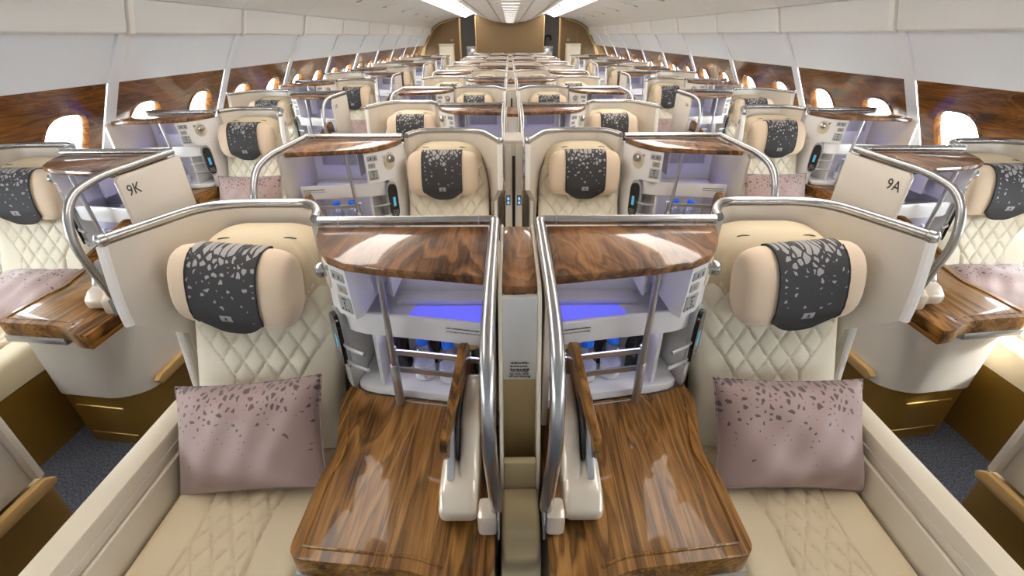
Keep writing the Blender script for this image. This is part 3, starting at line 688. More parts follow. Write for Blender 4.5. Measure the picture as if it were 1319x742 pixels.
def make_console(sx):
    t = empty('side_console')
    # back wall and inner side wall
    body = MB(sx)
    body.box(0.016, 0.497, 0.012, 0.032, 0.28, 1.115)
    body = body.obj('back_panel', 'console_white', t)
    sp = [(0.03, 1.118), (-0.40, 1.122), (-0.50, 1.06), (-0.44, 0.86), (-0.16, 0.70), (0.03, 0.67)]
    sp = [(0.03, 1.128), (-0.335, 1.130), (-0.352, 1.112), (-0.352, 0.72), (0.03, 0.72)]
    MB(sx).prism(sp, 0.0, 0.016, 'x', bev=0.005).obj('side_panel', 'shell', t)
    # curved face block, upper solid
    up = MB(sx); loops = []
    for z in (0.965, 1.0, 1.04, 1.08, 1.114):
        L = [face_pt(k / 12, z)[0] for k in range(13)]; loops.append([tuple(p) for p in L] + [(0.345, -0.20, z), (0.335, 0.011, z), (0.494, 0.011, z)])
    up.loft(loops).obj('face_block', 'console_white', t, ang=40)
    lo = MB(sx); loops = []
    for z in (0.672, 0.76, 0.86, 0.964):
        L = [face_pt(k / 12, z)[0] for k in range(8)]; loops.append([tuple(p) for p in L] + [(0.415, -0.10, z), (0.405, 0.011, z), (0.494, 0.011, z)])
    lo.loft(loops).obj('face_lower', 'console_white', t, ang=40)
    # tray fascia across, tray floor with blue light
    fas = MB(sx); p = [(0.418, -0.148), (0.395, -0.163)] + FR; bk = [(a, b + 0.014) for a, b in p[::-1]]
    fas.prism(p + bk, 0.888, 0.957, 'z', bev=0.004); fas = fas.obj('tray_fascia', 'console_white', t)
    tr = MB(sx); tr.prism([(0.404, -0.13), (0.36, -0.16)] + [(a, b + 0.0145) for a, b in FR[1:]] + [(0.022, 0.011), (0.404, 0.011)], 0.890, 0.905, 'z'); tr = tr.obj('tray_floor', 'console_white', t)
    MB(sx).prism([(0.27, -0.155), (0.15, -0.178), (0.03, -0.20), (0.03, -0.065), (0.24, -0.065)], 0.9055, 0.911, 'z').obj('blue_light', 'mood_blue', tr, label='glowing blue light panel')
    MB(sx).box(0.03, 0.30, -0.055, 0.0115, 0.906, 0.922, 0.004).obj('tray_step', 'console_white', tr)
    MB(sx).prism([(0.33, -0.155), (0.15, -0.188), (0.03, -0.21), (0.03, -0.195), (0.15, -0.174), (0.33, -0.142)], 0.884, 0.8895, 'z').obj('shelf_lamp', 'shelf_lamp', tr, label='slim violet-white lamp strip')
    # plinth and pocket floor
    MB(sx).prism([(0.418, -0.15), (0.395, -0.165)] + FR + [(0.022, 0.011), (0.404, 0.011)], 0.6725, 0.70, 'z', bev=0.003).obj('lower_shelf', 'console_white', t)
    MB(sx).box(0.336, 0.346, -0.17, 0.011, 0.7005, 0.90).obj('shelf_divider', 'console_white', t)
    # vent grille on the back panel
    vg = MB(sx).box(0.05, 0.275, 0.006, 0.012, 1.0, 1.085, 0.002).obj('vent_frame', 'console_white', t)
    vs_ = MB(sx).box(0.06, 0.265, 0.0035, 0.006, 1.006, 1.08); vs_.obj('vent_dark', 'vent_dark', vg)
    g = MB(sx)
    for k in range(23): g.box(0.0625 + k * 0.009, 0.0675 + k * 0.009, -0.002, 0.0034, 1.006, 1.08)
    go = g.obj('vent_slats', 'vent_grey', vg); go['kind'] = 'stuff'
    MB(sx).box(0.285, 0.292, -0.12, 0.011, 0.975, 1.112).obj('inner_fin', 'console_white', t)
    # rack bars
    for z in (0.778, 0.838):
        MB(sx).prism([(0.285, -0.196), (0.15, -0.218), (0.018, -0.243), (0.018, -0.249), (0.15, -0.224), (0.285, -0.202)], z, z + 0.016, 'z').obj('rack_bar', 'steel', t)
        pts = [tuple(face_pt(0.55 + 0.45 * k / 6, z + 0.008, 0.004)[0]) for k in range(7)]
        MB(sx).tube(pts, 0.006, 8).obj('pocket_bar', 'steel', t)
    MB(sx).box(0.278, 0.296, -0.207, -0.190, 0.770, 0.862, 0.003).obj('rack_bracket', 'steel', t)
    # pole with sleeve
    p0, p1 = Vector((0.285, -0.212, 0.672)), Vector((0.275, -0.243, 1.114)); mid = p0.lerp(p1, 0.33)
    po = MB(sx).tube([p0.lerp(p1, 0.3), p1], 0.0085, 10).obj('pole', 'steel', t)
    MB(sx).tube([p0, mid, mid + (p1 - p0).normalized() * 0.004], [0.0125, 0.0125, 0.010], 12).obj('pole_sleeve', 'steel', po)
    MB(sx).prism([(0.27, -0.128), (0.14, -0.149), (0.04, -0.168), (0.04, -0.150), (0.14, -0.131), (0.27, -0.110)], 1.1115, 1.1162, 'z').obj('top_lamp', 'top_lamp', t, label='slim white lamp strip under the wooden top')
    # wooden top
    wt = [(0.497, -0.014)] + WOODF[1:] + [(0.024, -0.014)]
    MB(sx).prism(wt, 1.1165, 1.139, 'z', bev=0.004).obj('wood_top', 'wood_top', t)
    # rear rail + hooped tube
    rail = [(0.499, 0.0, 1.15), (0.006, 0.0, 1.15), (0.006, -0.42, 1.15), (0.006, -0.57, 1.12), (0.004, -0.632, 0.98), (-0.004, -0.59, 0.735)]
    rl = MB(sx).tube(rail[:1] + [(0.036, 0.0, 1.15)], 0.0138, 12).obj('rail_tube', 'chrome', t)
    MB(sx).tube(fillet([(0.036, 0, 1.15), (0.006, 0, 1.15), (0.006, -0.032, 1.15)], 0.026, 6), 0.0140, 12).obj('rail_elbow', 'chrome', t)
    MB(sx).tube(fillet([(0.006, -0.032, 1.15)] + rail[2:], [0, 0.12, 0.09, 0.12, 0], 6), 0.0138, 12).obj('hoop_tube', 'chrome', t)
    for u in (0.44, 0.05): MB(sx).tube([(u, 0, 1.15), (u + 0.003, 0, 1.15)], 0.0146, 12).obj('rail_joint', 'steel', rl)
    
    # tube foot
    MB(sx).box(-0.006, 0.036, -0.615, -0.562, 0.6725, 0.735, 0.010).obj('tube_foot', 'champagne', t)
    MB(sx).box(-0.010, -0.0065, -0.622, -0.556, 0.6725, 0.74, 0.0012).obj('foot_plate', 'grey_plastic', t)
    # ---- dial, sockets, handset on the curved face
    def on_face(tt, z, d=0.0):
        o, ta, n = face_pt(tt, z, d); o2, _, _ = face_pt(tt, z + 0.05, d); upv = (o2 - o).normalized(); return o, ta, upv, n
    def plate(tt, z, w, h, d0, d1, bev, name, mat, par, rnd=None):
        o, ta, upv, n = on_face(tt, z); nv = ta.cross(upv)
        if nv.dot(n) < 0: nv = -nv
        b = MB(sx); k = MB().box(-w / 2, w / 2, -h / 2, h / 2, d0, d1, bev)
        b.add([tuple(o + ta * p[0] + upv * p[1] + nv * p[2]) for p in k.v], k.f); return b.obj(name, mat, par)
    for tt, z, w, h, kind in ((0.86, 1.087, 0.052, 0.026, 2), (0.89, 1.052, 0.036, 0.024, 1), (0.885, 1.006, 0.048, 0.048, 3)):
        s_ = plate(tt, z, w, h, -0.003, 0.003, 0.0025 if kind != 3 else 0.0015, 'socket', 'socket_grey', t)
        holes = {2: [(-0.013, 0, .005, .011), (0.008, 0, .005, .011), (0.018, -.004, .003, .003)], 1: [(0, 0.001, 0.010, .010)], 3: [(0, 0.017, .018, .004), (0, .004, .005, .008), (0, -.006, .004, .004), (-.012, -.016, .005, .006), (0, -.016, .005, .006), (.012, -.016, .005, .006)]}[kind]
        o, ta, upv, n = on_face(tt, z); nv = ta.cross(upv); nv = nv if nv.dot(n) > 0 else -nv
        hb = MB(sx)
        for hx, hy, hw, hh in holes:
            k = MB().box(hx - hw / 2, hx + hw / 2, hy - hh / 2, hy + hh / 2, 0.0028, 0.0036); hb.add([tuple(o + ta * p[0] + upv * p[1] + nv * p[2]) for p in k.v], k.f)
        hb.obj('socket_hole', 'amber' if kind == 1 else 'black', s_)
    o, ta, upv, n = on_face(0.52, 1.068); nv = ta.cross(upv); nv = nv if nv.dot(n) > 0 else -nv
    def disc(o, prof, name, mat, par, nseg=18, sq=1.0):
        b = MB(sx); k = MB().lathe(prof, (0, 0, 0), nseg); b.add([tuple(o + ta * p[0] + upv * p[1] * sq + nv * p[2]) for p in k.v], k.f); return b.obj(name, mat, par)
    rec = disc(o - upv * 0.012, [(0, -0.004), (0.036, -0.004), (0.038, 0.0015), (0.031, 0.0035), (0, 0.001)], 'lamp_recess', 'cream_paint', t, 24, 1.15)
    disc(o + nv * 0.001, [(0, 0), (0.019, 0), (0.021, 0.006), (0.019, 0.020), (0.014, 0.026), (0, 0.027)], 'reading_lamp', 'chrome', t)
    disc(o + ta * 0.034 + upv * 0.018, [(0, -0.001), (0.007, -0.001), (0.007, 0.004), (0, 0.006)], 'lamp_button', 'chrome', t, 12)
    cr = MB(sx); z0 = 0.855; o, ta, upv, n = on_face(0.56, z0); nv = ta.cross(upv); nv = nv if nv.dot(n) > 0 else -nv
    def capsule(w, h, d0, d1, name, mat, par, dx=0, dy=0, ex=6.0):
        b = MB(sx); N = 28; L = []
        for d in (d0, d1):
            lp = []
            for i in range(N):
                a = 2 * math.pi * i / N; c_, s_ = math.cos(a), math.sin(a)
                x = w / 2 * math.copysign(abs(c_) ** 0.8, c_); y = h / 2 * math.copysign(abs(s_) ** 0.42, s_)
                lp.append(tuple(o + ta * (x + dx) + upv * (y + dy) + nv * d))
            L.append(lp)
        b.loft(L); return b.obj(name, mat, par)
    cr = capsule(0.066, 0.205, -0.004, 0.004, 'handset_cradle', 'socket_grey', t)
    h = capsule(0.050, 0.178, 0.0041, 0.016, 'handset', 'black_gloss', t)
    b = MB(sx); k = MB().box(-0.0075, 0.0075, -0.026, 0.022, 0.0160, 0.0166); b.add([tuple(o + ta * p[0] + upv * p[1] + nv * p[2]) for p in k.v], k.f); b.obj('handset_screen', 'screen_blue', h)
    b = MB(sx)
    for i in range(3):
        for j in range(3):
            k = MB().box(-0.015 + i * 0.011, -0.008 + i * 0.011, -0.075 + j * 0.011, -0.069 + j * 0.011, 0.0160, 0.0168); b.add([tuple(o + ta * p[0] + upv * p[1] + nv * p[2]) for p in k.v], k.f)
    bo = b.obj('handset_keys', 'grey_plastic', h); bo['kind'] = 'stuff'
    # ---- side table of glossy wood
    tb = fillet([(0.452, -0.140, 0), (0.462, -0.20, 0), (0.412, -0.395, 0), (0.428, -0.45, 0), (0.428, -0.655, 0), (0.14, -0.685, 0), (0.06, -0.74, 0), (0.0, -0.75, 0)], [0, 0.02, 0.03, 0.03, 0.035, 0.05, 0.03, 0], 5)
    tp = [(p.x, p.y) for p in tb]; tpoly = tp + [(0.0, -0.245), (0.022, -0.242)] + [(a, b - 0.003) for a, b in FR[::-1]] + [(0.395, -0.168), (0.42, -0.153)]
    tbl = MB(sx).prism(tpoly, 0.612, 0.6715, 'z', bev=0.007, seg=3).obj('table_top', 'wood_table', t)
    inset = offset_poly(tp[2:-8], -0.026)
    lipp = [(a, b, 0.6722) for a, b in inset]
    MB(sx).tube(lipp, 0.0035, 6).obj('table_bead', 'wood_table', tbl)
    MB(sx).tube([(0.30, -0.203, 0.6725), (0.13, -0.232, 0.6725)], 0.0025, 6).obj('table_inlay', 'chrome', tbl)
    # ---- lower cabinet, tray slot, ridge and base
    cab = fillet([(0.445, 0.011, 0), (0.452, -0.20, 0), (0.405, -0.395, 0), (0.415, -0.45, 0), (0.415, -0.62, 0), (0.12, -0.66, 0), (0.01, -0.60, 0), (0.0, -0.35, 0), (0.0, 0.011, 0)], [0, 0.03, 0.03, 0.03, 0.04, 0.09, 0.09, 0.03, 0], 5)
    cp = [(p.x, p.y) for p in cab]
    MB(sx).prism(cp, 0.285, 0.611, 'z').obj('cabinet', 'pearl', t, ang=50)
    bs = [(a * 0.985 + 0.004, b * 0.985) for a, b in cp]
    bse = MB(sx).prism(bs, 0.0, 0.284, 'z').obj('base', 'bronze', t, ang=50)
    MB(sx).prism([(0.42, -0.56), (0.424, -0.654), (0.17, -0.683), (0.15, -0.60)], 0.580, 0.6105, 'z', bev=0.003).obj('tray_slot', 'steel', t)
    MB(sx).prism([(-0.58, 0.300), (-0.60, 0.33), (-0.57, 0.345), (0.01, 0.345), (0.01, 0.300)], -0.022, 0.004, 'x', bev=0.006).obj('side_ridge', 'tan_trim', t)
    def rect_line(y0, y1, z0, z1):
        for pts in ([(y0, z1), (y1, z1)], [(y0, z0), (y1, z0)]):
            MB(sx).tube([(0.408 - abs(pts[0][0] - 0) * 0, 0, 0)] * 0 + [(u, y_front(u), pts[0][1]) for u in (pts[0][0], (pts[0][0] + pts[1][0]) / 2, pts[1][0])], 0.003, 6).obj('base_line', 'gold_line', bse)
    def y_front(u): return lerp(-0.6495, -0.614, (u - 0.13) / 0.26) - 0.001
    rect_line(0.14, 0.36, 0.06, 0.22)
    # ---- screen-arm housing and wooden leaf
    hs = MB(sx); pr_ = [(-0.56, 0.673), (-0.57, 0.70), (-0.56, 0.74), (-0.52, 0.768), (-0.48, 0.785), (-0.44, 0.825), (-0.30, 0.85), (-0.262, 0.82), (-0.262, 0.673)]
    hs.prism(pr_, 0.037, 0.082, 'x', bev=0.012, seg=3); hs = hs.obj('arm_housing', 'champagne', t)
    MB(sx).prism([(-0.56, 0.674), (-0.590, 0.684), (-0.596, 0.722), (-0.560, 0.752), (-0.49, 0.765), (-0.42, 0.74), (-0.42, 0.674)], 0.037, 0.121, 'x', bev=0.014, seg=3).obj('housing_head', 'champagne', hs)
    MB(sx).prism([(-0.50, 0.775), (-0.475, 0.845), (-0.29, 0.885), (-0.275, 0.72), (-0.47, 0.72)], 0.0825, 0.089, 'x', bev=0.002).obj('gap_strip', 'black', hs)
    MB(sx).prism([(-0.545, 0.765), (-0.50, 0.845), (-0.44, 0.845), (-0.44, 0.74), (-0.53, 0.74)], 0.0895, 0.104, 'x', bev=0.003).obj('leaf_hinge', 'steel', hs)
    lf = [(p.x, p.z) for p in fillet([(-0.52, 0, 0.80), (-0.54, 0, 0.86), (-0.29, 0, 0.945), (-0.25, 0, 0.91), (-0.25, 0, 0.79)], [0, 0.03, 0.03, 0.03, 0], 4)]
    L_ = MB(sx).prism(lf, 0.098, 0.114, 'x', bev=0.004); L_.v = [(p[0] - 0.10 * (p[1] + 0.53), p[1], p[2]) for p in L_.v]; L_.obj('wood_leaf', 'wood_table', hs)
    return t

# notices: small print lines
def dashes(sx, rows, w, lh, seed):
    rnd = random.Random(seed); m = MB(1)
    for r_ in range(rows):
        x = -w / 2 + rnd.random() * 0.004
        while x < w / 2 - 0.004:
            l = 0.002 + rnd.random() * 0.006; l = min(l, w / 2 - x)
            m.box(x, x + l, -r_ * lh, -r_ * lh + lh * (0.28 + 0.2 * rnd.random()), 0, 0.0004); x += l + 0.0012
    return m
NOTE_EN = 'No stowage for taxi, take-off and landing'
def make_note(sx, parent):
    p0, p1 = Vector((0.15, -0.2125, 0)), Vector((0.03, -0.2365, 0)); d = (p1 - p0).normalized()
    d = Vector((sx * d.x, d.y, 0)); c = Vector((sx * 0.085, lerp(-0.212, -0.238, 0.5) - 0.0012, 0.932))
    right = d if d.x > 0 else -d
    me = text_mesh(NOTE_EN, 0.0058, 'ink')
    o = bpy.data.objects.new('notice_text', me); COL.objects.link(o); o.parent = parent; o.matrix_local = frame_mat(c + Vector((0, -0.0008, -0.006)), right, (0, 0, 1))
    a = dashes(1, 1, 0.10, 0.008, 3).obj('notice_text', 'ink', parent, smooth=False); a.matrix_local = frame_mat(c + Vector((0, -0.0008, 0.003)), right, (0, 0, 1))

SEATP = {1: make_seat(1), -1: make_seat(-1)}
CONP = {1: make_console(1), -1: make_console(-1)}
for s_ in (1, -1): make_note(s_, [o for o in CONP[s_].children if o.name.startswith('tray_fascia')][0])

# ------------------------------------------------------------------ placing
USED = {}
KIDS = {}
def base(n): return n.split('.')[0]
for P in list(SEATP.values()) + list(CONP.values()):
    KIDS[P.name] = [(c, list(c.children)) for c in P.children]
SMALL = {'socket', 'notice_text', 'strap_slot', 'base_line', 'handset_keys', 'rail_joint', 'lamp_button', 'table_inlay', 'table_bead', 'seam', 'hem', 'emblem', 'tray_slot', 'tube_foot', 'foot_plate', 'arm_housing', 'wood_leaf', 'inner_liner'}
def clone(P, loc, far):
    if P.name not in USED:
        USED[P.name] = 1; P.location = loc; return P
    r = P.copy(); COL.objects.link(r); r.location = loc
    for c, gs in KIDS[P.name]:
        if far and base(c.name) in SMALL: continue
        k = c.copy(); COL.objects.link(k); k.parent = r
        for g in gs:
            if far and base(g.name) in SMALL: continue
            q = g.copy(); COL.objects.link(q); q.parent = k
    return r
ORD = ['first', 'second', 'third', 'fourth', 'fifth', 'sixth', 'seventh', 'eighth', 'ninth', 'tenth', 'eleventh', 'twelfth', 'thirteenth']

# ---- loose things
def make_bottle(kind):
    t = empty('water_bottle'); m = MB()
    H = 0.165
    b = MB().lathe([(0, 0), (0.027, 0), (0.030, 0.004), (0.030, 0.04), (0.0285, 0.05), (0.030, 0.058), (0.030, 0.105), (0.026, 0.122), (0.017, 0.140), (0.0125, 0.147), (0.0125, 0.155), (0, 0.155)], (0, 0, 0), 20).obj('body', 'plastic_clear', t)
    MB().lathe([(0.0, 0.004), (0.0305, 0.004), (0.0305, 0.062), (0, 0.062)], (0, 0, 0), 20).obj('label', 'label_white', t)
    c = MB().lathe([(0, 0.146), (0.0175, 0.146), (0.018, 0.150), (0.0175, 0.176), (0.014, 0.180), (0, 0.180)], (0, 0, 0), 16).obj('cap', 'cap_blue', t)
    if kind:
        m = MB()
        for k in range(5):
            a = R(-78 - 3 * (k % 2)); z = 0.010 + k * 0.010
            p = Vector((0.0312 * math.cos(a), 0.0312 * math.sin(a), z)); tn = Vector((-math.sin(a), math.cos(a), 0))
            for sgn in (-1, 1):
                q = [p + tn * (sgn * 0.001), p + tn * (sgn * 0.004) + Vector((0, 0, 0.002)), p + tn * (sgn * 0.0035) + Vector((0, 0, 0.007)), p + tn * (sgn * 0.001) + Vector((0, 0, 0.005))]
                m.add([tuple(v) for v in q], [(0, 1, 2, 3)])
        m.obj('red_print', 'label_red', t, smooth=False)
    return t
def make_dark_bottle():
    t = empty('juice_bottle')
    MB().lathe([(0, 0), (0.027, 0), (0.029, 0.005), (0.029, 0.085), (0.018, 0.115), (0.013, 0.125), (0.013, 0.14), (0, 0.14)], (0, 0, 0), 16).obj('body', 'black_gloss', t)
    MB().lathe([(0, 0.128), (0.0165, 0.128), (0.0165, 0.136), (0.0150, 0.138), (0.0165, 0.140), (0.0165, 0.148), (0, 0.149)], (0, 0, 0), 16).obj('cap', 'gold_line', t)
    return t
def make_pouch(sx):
    t = empty('headphone_pouch')
    def f(a, b):
        x = (a - .5) * 0.052; z = 0.002 + b * 0.16
        return (x + 0.006 * math.sin(b * 9), -0.010 * (1 - (2 * a - 1) ** 4) * (1 - (2 * b - 1) ** 6) - 0.004 * math.sin(a * 11 + b * 7), z + (0.012 * math.sin(a * 8) if b > .8 else 0))
    MB(sx).slab(f, 8, 12, lambda a, b: ((a - .5) * 0.052, 0.016 * (1 - (2 * a - 1) ** 4), 0.002 + b * 0.155)).obj('pouch', 'vinyl_black', t)
    MB(sx).tube([(-0.02, 0.0, 0.162), (-0.01, -0.004, 0.176), (0.006, -0.002, 0.17), (0.018, 0.002, 0.162)], 0.004, 6).obj('cable', 'black', t)
    return t
def make_pillow(sx):
    t = empty('cushion')
    W, Hh, T = 0.435, 0.315, 0.075
    m = MB(sx)
    def f(side):
        def g(a, b):
            x = (a - .5) * 2; z = (b - .5) * 2
            pin = 1 - 0.05 * (1 - abs(z) ** 2); pin2 = 1 - 0.06 * (1 - abs(x) ** 2)
            th = max(0, 1 - abs(x) ** 4) ** 0.75 * max(0, 1 - abs(z) ** 4) ** 0.75
            wr = 0.004 * math.sin(x * 6 + z * 4) * th + 0.003 * math.sin(x * 13 - z * 5) * th
            return (x * W / 2 * pin, -side * (T * th * (0.95 if side > 0 else 0.5) + wr), (z * pin2 + 1) * Hh / 2)
        return g
    m.grid(f(1), 36, 30); m.grid(f(-1), 36, 30)
    b = bmesh.new(); me = m.mesh('pillow_body', 'pillow_print'); b.from_mesh(me); bmesh.ops.remove_doubles(b, verts=b.verts[:], dist=0.0004); bmesh.ops.recalc_face_normals(b, faces=b.faces[:]); b.to_mesh(me); b.free()
    me.polygons.foreach_set('use_smooth', [True] * len(me.polygons))
    o = bpy.data.objects.new('pillow_body', me); COL.objects.link(o); o.parent = t
    ring = []
    g = f(1)
    for k in range(24): ring.append(g(k / 24, 0))
    for k in range(24): ring.append(g(1, k / 24))
    for k in range(24): ring.append(g(1 - k / 24, 1))
    for k in range(25): ring.append(g(0, 1 - k / 24))
    sm = MB(sx).tube(ring, 0.0025, 5).obj('seam_edge', 'pillow_print', t)
    return t
def squash(t, k):
    for c in t.children:
        for v in c.data.vertices: v.co.z *= k
    return t
PROTO = {('water_bottle', 1): squash(make_bottle(0), 0.82), ('red_bottle', 1): squash(make_bottle(1), 0.82), ('juice_bottle', 1): make_dark_bottle(), ('headphone_pouch', 1): make_pouch(1), ('cushion', 1): make_pillow(1)}
for P in PROTO.values(): KIDS[P.name] = [(c, list(c.children)) for c in P.children]

def suite(x, y, s, row, block, side, idx, nrows, far, bottles, pillow, seatpos):
    """x of the console edge, y of the rear rail, s = direction from console to seat"""
    cnt = nrows - idx
    where = '%s row from the rear bulkhead, %s side' % (ORD[cnt - 1], side)
    blk = 'centre' if block == 'c' else 'window'
    ss = clone(SEATP[s], (x, y, 0), far); tag(ss, 'cream quilted %s seat in its beige shell, %s' % (blk, where), 'seat', 'lie-flat seats')
    cc = clone(CONP[s], (x, y, 0), far); tag(cc, 'walnut-topped %s side console, %s' % (blk, where), 'console', 'side consoles')
    if bottles:
        for key, u, yy, lab in ((('red_bottle' if (idx == 0 and s < 0 and block == 'c') else 'water_bottle', 1), 0.222, -0.125, 'next to the pole'), (('water_bottle', 1), 0.146, -0.140, 'away from the pole')):
            b = clone(PROTO[key], (x + s * u, y + yy, 0.7015), False); tag(b, 'blue-capped bottle %s, %s console, %s' % (lab, blk, where), 'bottle', 'water bottles')
    if bottles > 1:
        b = clone(PROTO[('juice_bottle', 1)], (x + s * 0.072, y - 0.155, 0.7015), False); tag(b, 'dark bottle with gold cap, %s console, %s' % (blk, where), 'bottle', 'dark bottles')
        for u, yy, rz, wd in ((0.295, -0.10, 20, 'beside the pole'), (0.19, -0.075, -15, 'between the bottles')):
            b = clone(PROTO[('headphone_pouch', 1)], (x + s * u, y + yy, 0.7015), False); b.rotation_euler = (0, 0, R(rz)); tag(b, 'black vinyl pouch %s, %s console, %s' % (wd, blk, where), 'pouch', 'black pouches')
    if pillow:
        du, dy, dz, rx, ry, rz = pillow
        b = clone(PROTO[('cushion', 1)], (x + s * (SEATC + du), y + dy, dz), False); b.rotation_euler = (R(rx), R(ry), R(rz)); tag(b, 'mauve cushion with dark shard print, %s seat, %s' % (blk, where), 'cushion', 'mauve cushions')
    return ss, cc

first = {}; DROP = []
for r in range(NC):
    y = ROW0 + r * PITCH
    for sd, side in ((-1, '9K'), (1, '9A')):
        far = r >= 5
        inner = (r % 2 == 0)
        x, s = (sd * 0.056, sd) if inner else (sd * 1.072, -sd)
        pil = None
        if r == 0: pil = (-0.01, -0.36, 0.474, -33, -6, 0) if sd < 0 else (0.01, -0.365, 0.474, -33, 1.5, 0)
        ss, cc = suite(x, y, s, r, 'c', side, r, NC, far, 2 if r == 0 else (1 if r < 3 else 0), pil, None)
        for c in list(cc.children if inner else ss.children_recursive):
            if base(c.name) == 'side_ridge': DROP.append(c)
        if r == 0: first[sd] = (ss, cc)
for r in range(-1, NW):
    y = WROW0 + r * PITCH
    for sd, side in ((-1, '9K'), (1, '9A')):
        far = r >= 5
        aisle_console = (r % 2 == 0)
        x, s = (sd * AE, sd) if aisle_console else (sd * WE, -sd)
        pil = None
        if r == 0: pil = (0.0, -0.40, 0.476, -62, 0, 0)
        elif 0 < r < 4: pil = (0.0, -0.315, 0.476, -28, 0, 0)
        ss, cc = suite(x, y, s, r, 'w', side, r, NW, far, (1 if 0 <= r < 3 else 0), pil, None)
        if not aisle_console: DROP += [c for c in cc.children if base(c.name) in ('hoop_tube', 'rail_elbow', 'tube_foot', 'foot_plate', 'side_ridge')]
        first[(r, sd)] = (ss, cc)

for c in DROP: bpy.data.objects.remove(c)
# skewed headrest pillows in the front row
for sd in (-1, 1):
    ss = first[sd][0]
    for c in ss.children:
        if base(c.name) in ('headrest_pillow', 'headrest_cover'):
            M = Matrix.Translation((sd * SEATC, 0, 0.975)) @ Matrix.Rotation(R(sd * -1.5), 4, 'Y') @ Matrix.Rotation(R(sd * 7), 4, 'Z') @ Matrix.Translation((-sd * SEATC, 0, -0.975))
            c.matrix_local = Matrix.Translation((sd * 0.022, -0.012, 0.012)) @ M

# seat numbers on the console side panels and shell wings by the aisle
for r, num in ((0, '9'), (1, '10'), (2, '11')):
    for sd, letter in ((-1, 'K'), (1, 'A')):
        ss, cc = first[(r, sd)]
        me = text_mesh(num + letter, 0.062 if r == 0 else 0.042, 'ink')
        o = bpy.data.objects.new('seat_number', me); COL.objects.link(o)
        right = (0, 1, 0) if sd < 0 else (0, -1, 0)
        if r % 2 == 0:
            o.parent = [c for c in cc.children if base(c.name) == 'side_panel'][0]; o.matrix_local = frame_mat((sd * -0.0008, -0.29, 1.065), right, (0, 0, 1))
        else:
            par = [c for c in ss.children if base(c.name) == 'privacy_shell'][0]; o.parent = par
            # wing faces the aisle: its own direction in plan
            d = Vector((RIM[1][0] - RIM[0][0], RIM[1][1] - RIM[0][1])).normalized()
            p = Vector((RIM[0][0], RIM[0][1])) + d * 0.06 + Vector((d.y, -d.x)) * 0.0145
            sg = -sd
            rt = Vector((sg * d.x, d.y, 0)); rt = rt if sd < 0 else -rt
            o.matrix_local = frame_mat((sg * p.x, p.y, 1.08), rt, (0, 0, 1))

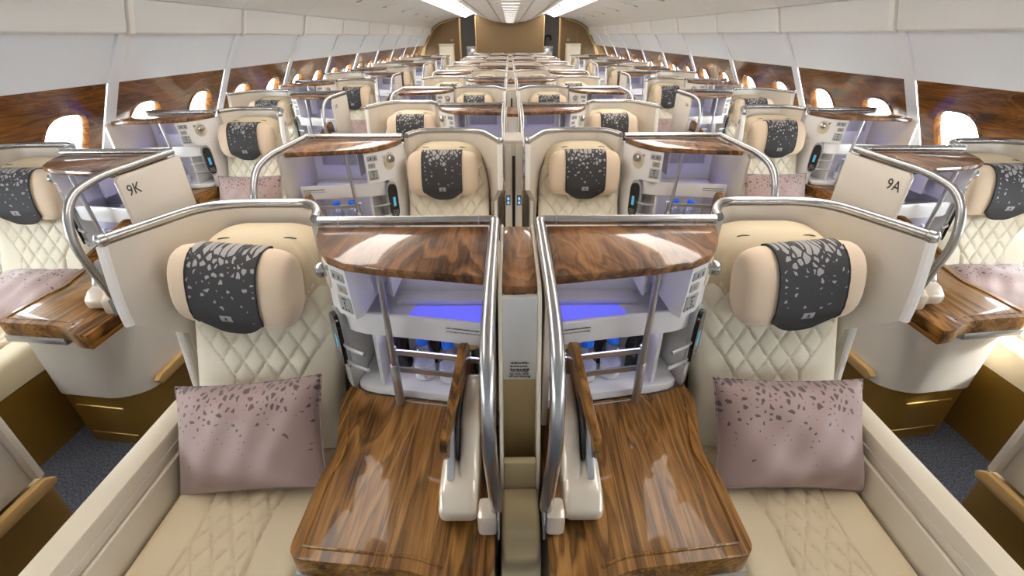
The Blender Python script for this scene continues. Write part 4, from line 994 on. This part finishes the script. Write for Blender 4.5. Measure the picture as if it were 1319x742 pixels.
# ------------------------------------------------------------------ centre dividers
def divider_console():
    t = empty('centre_divider')
    for sx in (-1, 1):
        MB(sx).prism([(0.0, 1.138), (-0.345, 1.138), (-0.37, 1.12), (-0.475, 0.75), (-0.485, 0.69), (-0.485, 0.30), (0.0, 0.30)], 0.0385, 0.0465, 'x', bev=0.002).obj('cheek', 'cream_paint', t)
    MB().box(-0.038, 0.038, -0.345, 0.0, 1.112, 1.132, 0.003).obj('wood_strip', 'wood_top', t)
    bp = MB().prism([(-0.345, 1.111), (-0.360, 1.111), (-0.3706, 0.895), (-0.3556, 0.895)], -0.038, 0.038, 'x').obj('back_panel', 'console_white', t)
    MB().prism([(-0.3556, 0.8945), (-0.3706, 0.8945), (-0.385, 0.60), (-0.37, 0.60)], -0.038, 0.038, 'x').obj('well_back', 'well_tan', t)
    MB().box(-0.038, 0.038, -0.455, -0.385, 0.58, 0.60).obj('well_floor', 'well_tan', t)
    MB().box(-0.038, 0.038, -0.478, -0.458, 0.30, 0.735, 0.004).obj('front_wall', 'tan_leather', t)
    MB().prism([(-0.48, 0.655), (-0.60, 0.665), (-0.64, 0.63), (-0.66, 0.30), (-0.48, 0.30)], -0.043, 0.043, 'x', bev=0.012, seg=3).obj('padded_end', 'tan_leather', t)
    MB().box(-0.043, 0.043, -0.66, 0.03, 0.0, 0.299).obj('base', 'bronze', t)
    n = text_mesh('No stowage\nfor taxi, take-\noff and landing', 0.0085, 'ink', 0.9)
    o = bpy.data.objects.new('notice_text', n); COL.objects.link(o); o.parent = bp; o.matrix_local = frame_mat((0, -0.3712, 0.9125), (1, 0, 0), (0, 0.05, 1))
    a = dashes(1, 3, 0.045, 0.009, 5).obj('notice_text', 'ink', bp, smooth=False); a.matrix_local = frame_mat((0, -0.3712, 0.942), (1, 0, 0), (0, 0.05, 1))
    return t
def divider_seats():
    t = empty('centre_divider')
    for sx in (-1, 1):
        pst = MB(sx).box(0.008, 0.046, -0.06, 0.14, 0.2, 1.125, 0.006).obj('panel', 'shell', t)
        sw = MB(sx).box(0.018, 0.040, -0.066, -0.059, 0.80, 0.855, 0.002).obj('switch_plate', 'grey_plastic', t)
        b = MB(sx)
        for z in (0.815, 0.837): b.prism([(0.024, z - 0.007), (0.034, z - 0.007), (0.034, z + 0.003), (0.029, z + 0.008), (0.024, z + 0.003)], -0.0668, -0.0658, 'y')
        b.obj('switch_light', 'switch_blue', sw, smooth=False)
    MB().box(-0.0075, 0.0075, -0.04, 0.12, 0.2, 1.06).obj('slot', 'black', t)
    MB().box(-0.0075, 0.0075, -0.058, 0.13, 1.061, 1.124).obj('latch_block', 'shell', t)
    MB().prism([(-0.047, -0.062), (0.047, -0.062), (0.048, 0.15), (-0.048, 0.15)], 1.1255, 1.14, 'z', bev=0.004).obj('top_cap', 'shell', t)
    MB().box(-0.046, 0.046, -0.06, 0.14, 0.0, 0.199).obj('base', 'bronze', t)
    return t
DV = {0: divider_console(), 1: divider_seats()}
for P in DV.values(): KIDS[P.name] = [(c, list(c.children)) for c in P.children]
for r in range(NC):
    d = clone(DV[r % 2], (0, ROW0 + r * PITCH, 0), False)
    tag(d, ('walnut-capped divider between two consoles' if r % 2 == 0 else 'beige slotted divider between two seats') + ', centre block, %s row from the rear bulkhead' % ORD[NC - r - 1], 'divider', 'centre dividers')
